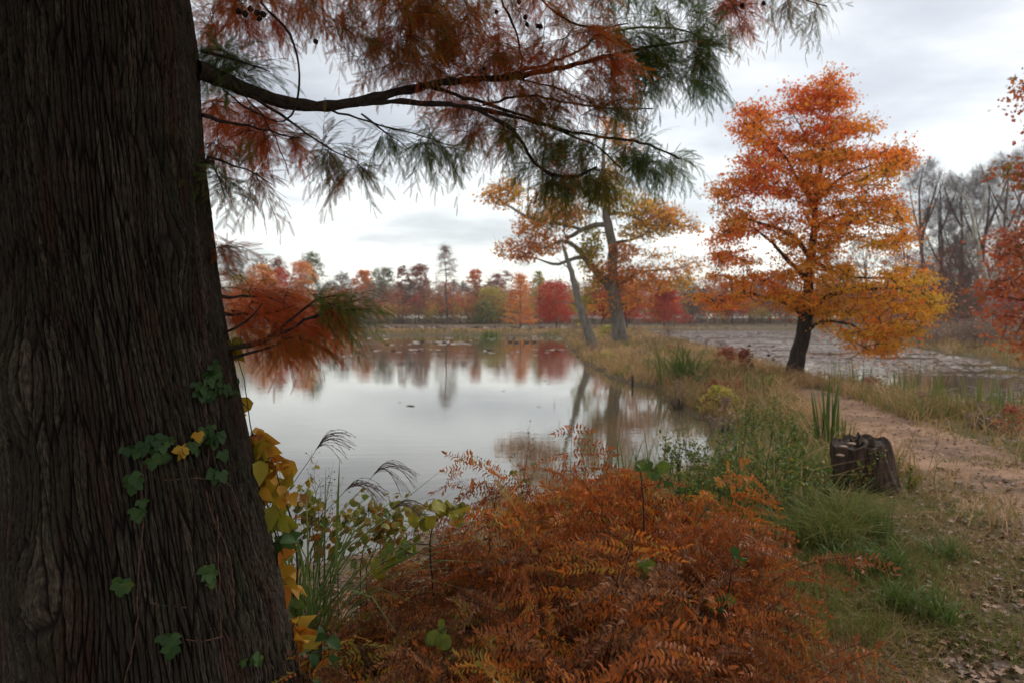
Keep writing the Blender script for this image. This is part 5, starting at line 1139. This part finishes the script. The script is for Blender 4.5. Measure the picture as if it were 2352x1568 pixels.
# thickets along the far shores
def thicket(name, label, poly_px, drange, n, hm, leafk, per=10, barkm='bare_bark', ls=.3, tw=.02):
    x0, x1 = poly_px; x = rng.uniform(x0, x1, n); d = rng.uniform(*drange, n)
    b = np.stack([(x - CX) / F * d, d], 1); s = sd_all(b[:, 0], b[:, 1]); b = b[s > .3]; n = len(b)
    z = hfun(b[:, 0], b[:, 1]); h_ = hm * rng.uniform(.4, 1.1, n)
    base = np.c_[b, z]; Q = np.repeat(base, 5, 0); n5 = len(Q)
    tip = Q + np.c_[rng.normal(size=(n5, 2)) * hm * .22, np.repeat(h_, 5) * rng.uniform(.6, 1, n5)]
    Pt = np.stack([Q, (Q + tip) / 2 + rng.normal(size=(n5, 3)) * hm * .04, tip], 1)
    p = Part(); V, Fs = tubes(Pt, np.broadcast_to(np.array([tw, tw * .7, tw * .3]), (n5, 3)), 3); p.add(V, Fs, .5, 0)
    P2, R2 = spurs(Pt, 5, hm * .25, tw * .5, up=.4); V, Fs = tubes(P2, R2, 3); p.add(V, Fs, .5, 0)
    if leafk:
        k = rng.uniform(size=len(P2)) < .8; T = P2[k][:, -1]; m = len(T) * per
        c = np.repeat(T, per, 0) + rng.normal(size=(m, 3)) * hm * .07
        V, Fs = stamp(LEAF4[0], LEAF4[1], c, frames(rdir(m), rdir(m, .5)), ls * rng.uniform(.5, 1.2, m)); p.add(V, Fs, np.clip(np.repeat(fbm(T[:, 0] * .3, T[:, 1] * .3, T[:, 2] * .4) * 1.6 - .3, per) + rng.normal(size=m) * .1, 0, 1), 1)
    return tag(p.build(name, [M[barkm], FL[leafk or 'dull']]), label, 'undergrowth', None, 'stuff')
thicket('undergrowth', 'purple-brown leafless thicket filling the far wood edge', (-900, 2100), (165, 215), 2300, 11.0, 'dull', 5, ls=.35)
thicket('red_undergrowth', 'reddish undergrowth strewn through the far wood edge', (-700, 2060), (160, 190), 430, 8.5, 'red', 9, ls=.32)
thicket('yellow_undergrowth', 'yellow-green bushes strewn along the far wood edge', (-700, 2060), (158, 180), 250, 6.5, 'yellow', 9, ls=.32)
thicket('orange_undergrowth', 'orange bushes strewn along the far wood edge', (-700, 1900), (160, 190), 280, 8.5, 'orange', 9, ls=.32)
thicket('bank_scrub', 'tan and olive scrub on the right bank below the grey wood', (2080, 2700), (36, 75), 420, 1.7, 'dull', 5, ls=.13, tw=.010)
thicket('bank_brush', 'reddish brush along the foot of the grey wood', (2040, 2600), (62, 95), 260, 5.5, 'pink', 5, ls=.2, tw=.014)
thicket('wood_brush', 'dense bare grey brush inside the grey wood on the right', (2060, 2700), (85, 130), 500, 9.0, 'dull', 2, ls=.25, tw=.02)
thicket('tall_weeds', 'knee-high brown weeds on the far bank and spit', (100, 2050), (30, 150), 600, 1.0, 'dull', 3, ls=.10, tw=.010)
def shrublet(x, y, h_, w, leafk, label, n=40, per=16, ls=.06, kind='bush'):
    g = G(x, y, .3); d = g[1]; return fartree('spit_shrub', label, x, y, y - h_, w, d, kind, leafk, n, per, ls=ls)
shrublet(1712, 862, 62, 40, 'brown', 'small red-brown shrub at the pond edge left of the maple trunk', 40, 9)
shrublet(1670, 845, 48, 60, 'brown', 'brownish shrub further left on the right pond edge', 50, 9)
shrublet(1655, 925, 40, 70, 'yellow', 'yellow-green low shrub in the middle of the spit', 40, 8)
shrublet(1400, 775, 26, 60, 'yellow', 'olive bush behind the foot of the oak', 70, 14, .1)
shrublet(1640, 915, 45, 44, 'brown', 'dark brown seedy shrub on the near part of the spit', 40, 7)

for k, (x, y, h_, w, lk) in enumerate(((1500, 800, 22, 50, 'yellow'), (1540, 812, 20, 46, 'brown'), (1470, 822, 22, 60, 'dull'), (1590, 835, 26, 50, 'dull'), (1500, 850, 26, 60, 'green'), (1560, 905, 34, 60, 'dull'), (1610, 890, 30, 56, 'green'), (1690, 905, 34, 60, 'brown'), (1660, 950, 40, 70, 'dull'), (1770, 895, 30, 60, 'yellow'), (1360, 805, 18, 50, 'dull'), (1390, 825, 20, 50, 'yellow'), (2000, 905, 40, 60, 'brown'), (2120, 945, 50, 70, 'dull'), (2260, 985, 60, 80, 'dull'), (2330, 1000, 70, 90, 'brown'))):
    g = G(x, y, .3); fartree('low_shrub', 'low wispy shrub among the dry grass of the spit and path edge', x, y, y - h_, w, g[1], 'bush', lk, 26, 5, ls=.05, group='low shrubs in the dry grass')
# ---------------------------------------------------------------- small things
def post(x, y0, y1, lab):
    g = G(x, y1, 0.); d = g[1]; u = d / F; e = empty('wooden_post', (g[0], g[1], 0), lab, 'post'); p = Part()
    q = np.array([[0, 0, -.3], [.01, 0, .1], [0.0, 0, (y1 - y0) * u]]); V, Fs = tubes(q[None], np.array([[.04, .038, .03]]), 8, True); p.add(V, Fs, .5); ob('post', p.data('post', M['limb'], smooth=True), e)
post(1452, 862, 886, 'short dark wooden post standing in the water off the spit')
def rock(x, y, w, h_, lab, col=(.10, .10, .11)):
    g = G(x, y, .02); d = g[1]; u = d / F; V = []
    a = np.linspace(.05, pi - .05, 16); b = np.arange(24) / 24 * 2 * pi; A2, B2 = np.meshgrid(a, b, indexing='ij')
    r = 1 + .5 * (fbm(np.cos(B2) * 1.5 + 5, np.sin(B2) * 1.5 + 5, A2 * 1.5) - .5)
    V = np.stack([r * np.sin(A2) * np.cos(B2) * w * u / 2, r * np.sin(A2) * np.sin(B2) * w * u / 2, r * np.cos(A2) * h_ * u], -1).reshape(-1, 3)
    i, j = np.meshgrid(np.arange(15), np.arange(24), indexing='ij'); j2 = (j + 1) % 24
    me = mesh_data('rock', V, [np.stack([i * 24 + j, i * 24 + j2, (i + 1) * 24 + j2, (i + 1) * 24 + j], -1).reshape(-1, 4)], plain('wet_grey_rock', col, .6), True)
    return tag(ob('rock', me, None, (g[0], g[1], 0)), lab, 'rock')
rock(2286, 925, 42, 26, 'dark grey hump of a rock in the shallows of the right pond')
rock(2302, 930, 24, 16, 'smaller grey stone leaning on the dark hump in the right pond', (.14, .13, .15))
def goose(x, y, lab, face=1, L=.75):
    g = G(x, y, .0); e = tag(bpy.data.objects.new('goose', None), lab, 'goose', 'geese on the left pond'); C.objects.link(e); e.location = (g[0], g[1], 0); e.scale = (face * .62, .62, .70)
    gm = bpy.data.meshes.get('goose_body')
    if gm is None:
        p = Part(); t = np.linspace(0, 1, 10)
        q = np.stack([(t - .5) * L, 0 * t, .09 + .05 * t * (t > .6)], 1); r = .125 * np.sqrt(np.clip(np.sin(pi * (.04 + .93 * t)), 0, 1)) ; V, Fs = tubes(q[::-1][None] * np.array([-1, 1, 1]), r[None], 10, True); p.add(V, Fs, .5, 0)
        q = np.array([[-.27, 0, .12], [-.34, 0, .22], [-.36, 0, .34], [-.37, 0, .44], [-.40, 0, .50], [-.45, 0, .50], [-.52, 0, .48]]); V, Fs = tubes(q[None], np.array([[.07, .045, .032, .032, .045, .038, .010]]), 8, True); p.add(V, Fs, .5, 1)
        gm = p.data('goose_body', [plain('goose_brown', (.12, .095, .075)), plain('goose_black', (.02, .02, .02))], smooth=True)
    ob('body', gm, e)
goose(1172, 786, 'leftmost of the four geese swimming off the far bank')
goose(1186, 787, 'second goose from the left, close behind the leftmost one')
goose(1209, 786.5, 'goose swimming alone in the middle of the group')
goose(1227, 786, 'rightmost goose, nearest the spit')

# ---------------------------------------------------------------- sky and light
wd = bpy.data.worlds.new('World'); bpy.context.scene.world = wd; wd.use_nodes = True; nt = wd.node_tree; nt.nodes.clear(); L = nt.links.new
out = nt.nodes.new('ShaderNodeOutputWorld')
EL, AZ = radians(48), radians(50)
sky = nd(nt, 'TexSky'); sky.sky_type = 'NISHITA'; sky.sun_disc = False; sky.sun_elevation = EL; sky.sun_rotation = AZ
b1 = nd(nt, 'Background'); b1.inputs[1].default_value = .05; L(sky.outputs[0], b1.inputs[0])
tc = nd(nt, 'TexCoord'); sx = nd(nt, 'SeparateXYZ'); L(tc.outputs['Generated'], sx.inputs[0])
def mth(op, a, b):
    q = nd(nt, 'Math', operation=op)
    for i, s in enumerate((a, b)):
        if isinstance(s, (int, float)): q.inputs[i].default_value = s
        else: L(s, q.inputs[i])
    return q.outputs[0]
zz = mth('ADD', mth('MAXIMUM', sx.outputs[2], 0.0), .11)
cxy = nd(nt, 'CombineXYZ'); L(mth('DIVIDE', sx.outputs[0], zz), cxy.inputs[0]); L(mth('DIVIDE', sx.outputs[1], zz), cxy.inputs[1])
n1 = nd(nt, 'TexNoise', Scale=1.0, Detail=6.0, Roughness=.54, Distortion=.15); mp = nd(nt, 'Mapping'); mp.inputs['Location'].default_value = (3.3, 1.2, 0); mp.inputs['Scale'].default_value = (.8, 1., 1); L(cxy.outputs[0], mp.inputs[0]); L(mp.outputs[0], n1.inputs['Vector'])
cr = ramp(nt, [(.36, (.43, .42, .405)), (.45, (.53, .52, .495)), (.53, (.69, .675, .63)), (.61, (.83, .81, .745))]); L(n1.outputs['Fac'], cr.inputs[0])
hz = mth('ADD', mth('MULTIPLY', mth('POWER', mth('SUBTRACT', 1.0, mth('MINIMUM', mth('MULTIPLY', mth('MAXIMUM', sx.outputs[2], 0.0), 4.0), 1.0)), 2.0), .75), .98)
b2 = nd(nt, 'Background'); L(cr.outputs[0], b2.inputs[0]); L(hz, b2.inputs[1])
ad = nt.nodes.new('ShaderNodeAddShader'); L(b1.outputs[0], ad.inputs[0]); L(b2.outputs[0], ad.inputs[1]); L(ad.outputs[0], out.inputs['Surface'])
sl = bpy.data.lights.new('sun', 'SUN'); sl.energy = 2.3; sl.angle = radians(28); sl.color = (1, .96, .9); so = bpy.data.objects.new('sun', sl); C.objects.link(so)
sd_ = Vector((sin(AZ) * cos(EL), cos(AZ) * cos(EL), sin(EL))); so.rotation_euler = sd_.to_track_quat('Z', 'Y').to_euler(); so.location = (0, 0, 30)
# thin damp air
hm, hnt, hout = mat('thin_damp_air'); pv = nd(hnt, 'VolumePrincipled'); pv.inputs['Color'].default_value = (.93, .95, .98, 1); pv.inputs['Density'].default_value = .00028; hnt.links.new(pv.outputs[0], hout.inputs['Volume'])
X0, X1, Y0, Y1, Z0, Z1 = -420, 420, -30, 420, -2.0, 26
hv = [[X0, Y0, Z0], [X1, Y0, Z0], [X1, Y1, Z0], [X0, Y1, Z0], [X0, Y0, Z1], [X1, Y0, Z1], [X1, Y1, Z1], [X0, Y1, Z1]]
tag(ob('haze', mesh_data('haze', hv, [[[0, 3, 2, 1], [4, 5, 6, 7], [0, 1, 5, 4], [1, 2, 6, 5], [2, 3, 7, 6], [3, 0, 4, 7]]], hm)), 'thin pale damp air over the ponds', 'haze', None, 'stuff')
# ---------------------------------------------------------------- camera
cam = bpy.data.cameras.new('camera'); co = bpy.data.objects.new('camera', cam); C.objects.link(co)
cam.sensor_width = 36; cam.lens = 36 * F / 2352; co.location = (0, 0, H); co.rotation_euler = (pi / 2 - PITCH, 0, 0)
cam.clip_start = .05; cam.clip_end = 4000; cam.dof.use_dof = True; cam.dof.focus_distance = 2.75; cam.dof.aperture_fstop = 3.2
sc = bpy.context.scene; sc.camera = co
sc.view_settings.view_transform = 'Standard'; sc.view_settings.look = 'None'; sc.view_settings.exposure = .08; sc.view_settings.gamma = 1
sc.cycles.use_denoising = True; sc.cycles.denoiser = 'OPENIMAGEDENOISE'
sc.cycles.max_bounces = 6; sc.cycles.diffuse_bounces = 3; sc.cycles.glossy_bounces = 3; sc.cycles.transmission_bounces = 3; sc.cycles.transparent_max_bounces = 4
sc.cycles.use_adaptive_sampling = True; sc.cycles.adaptive_threshold = .02
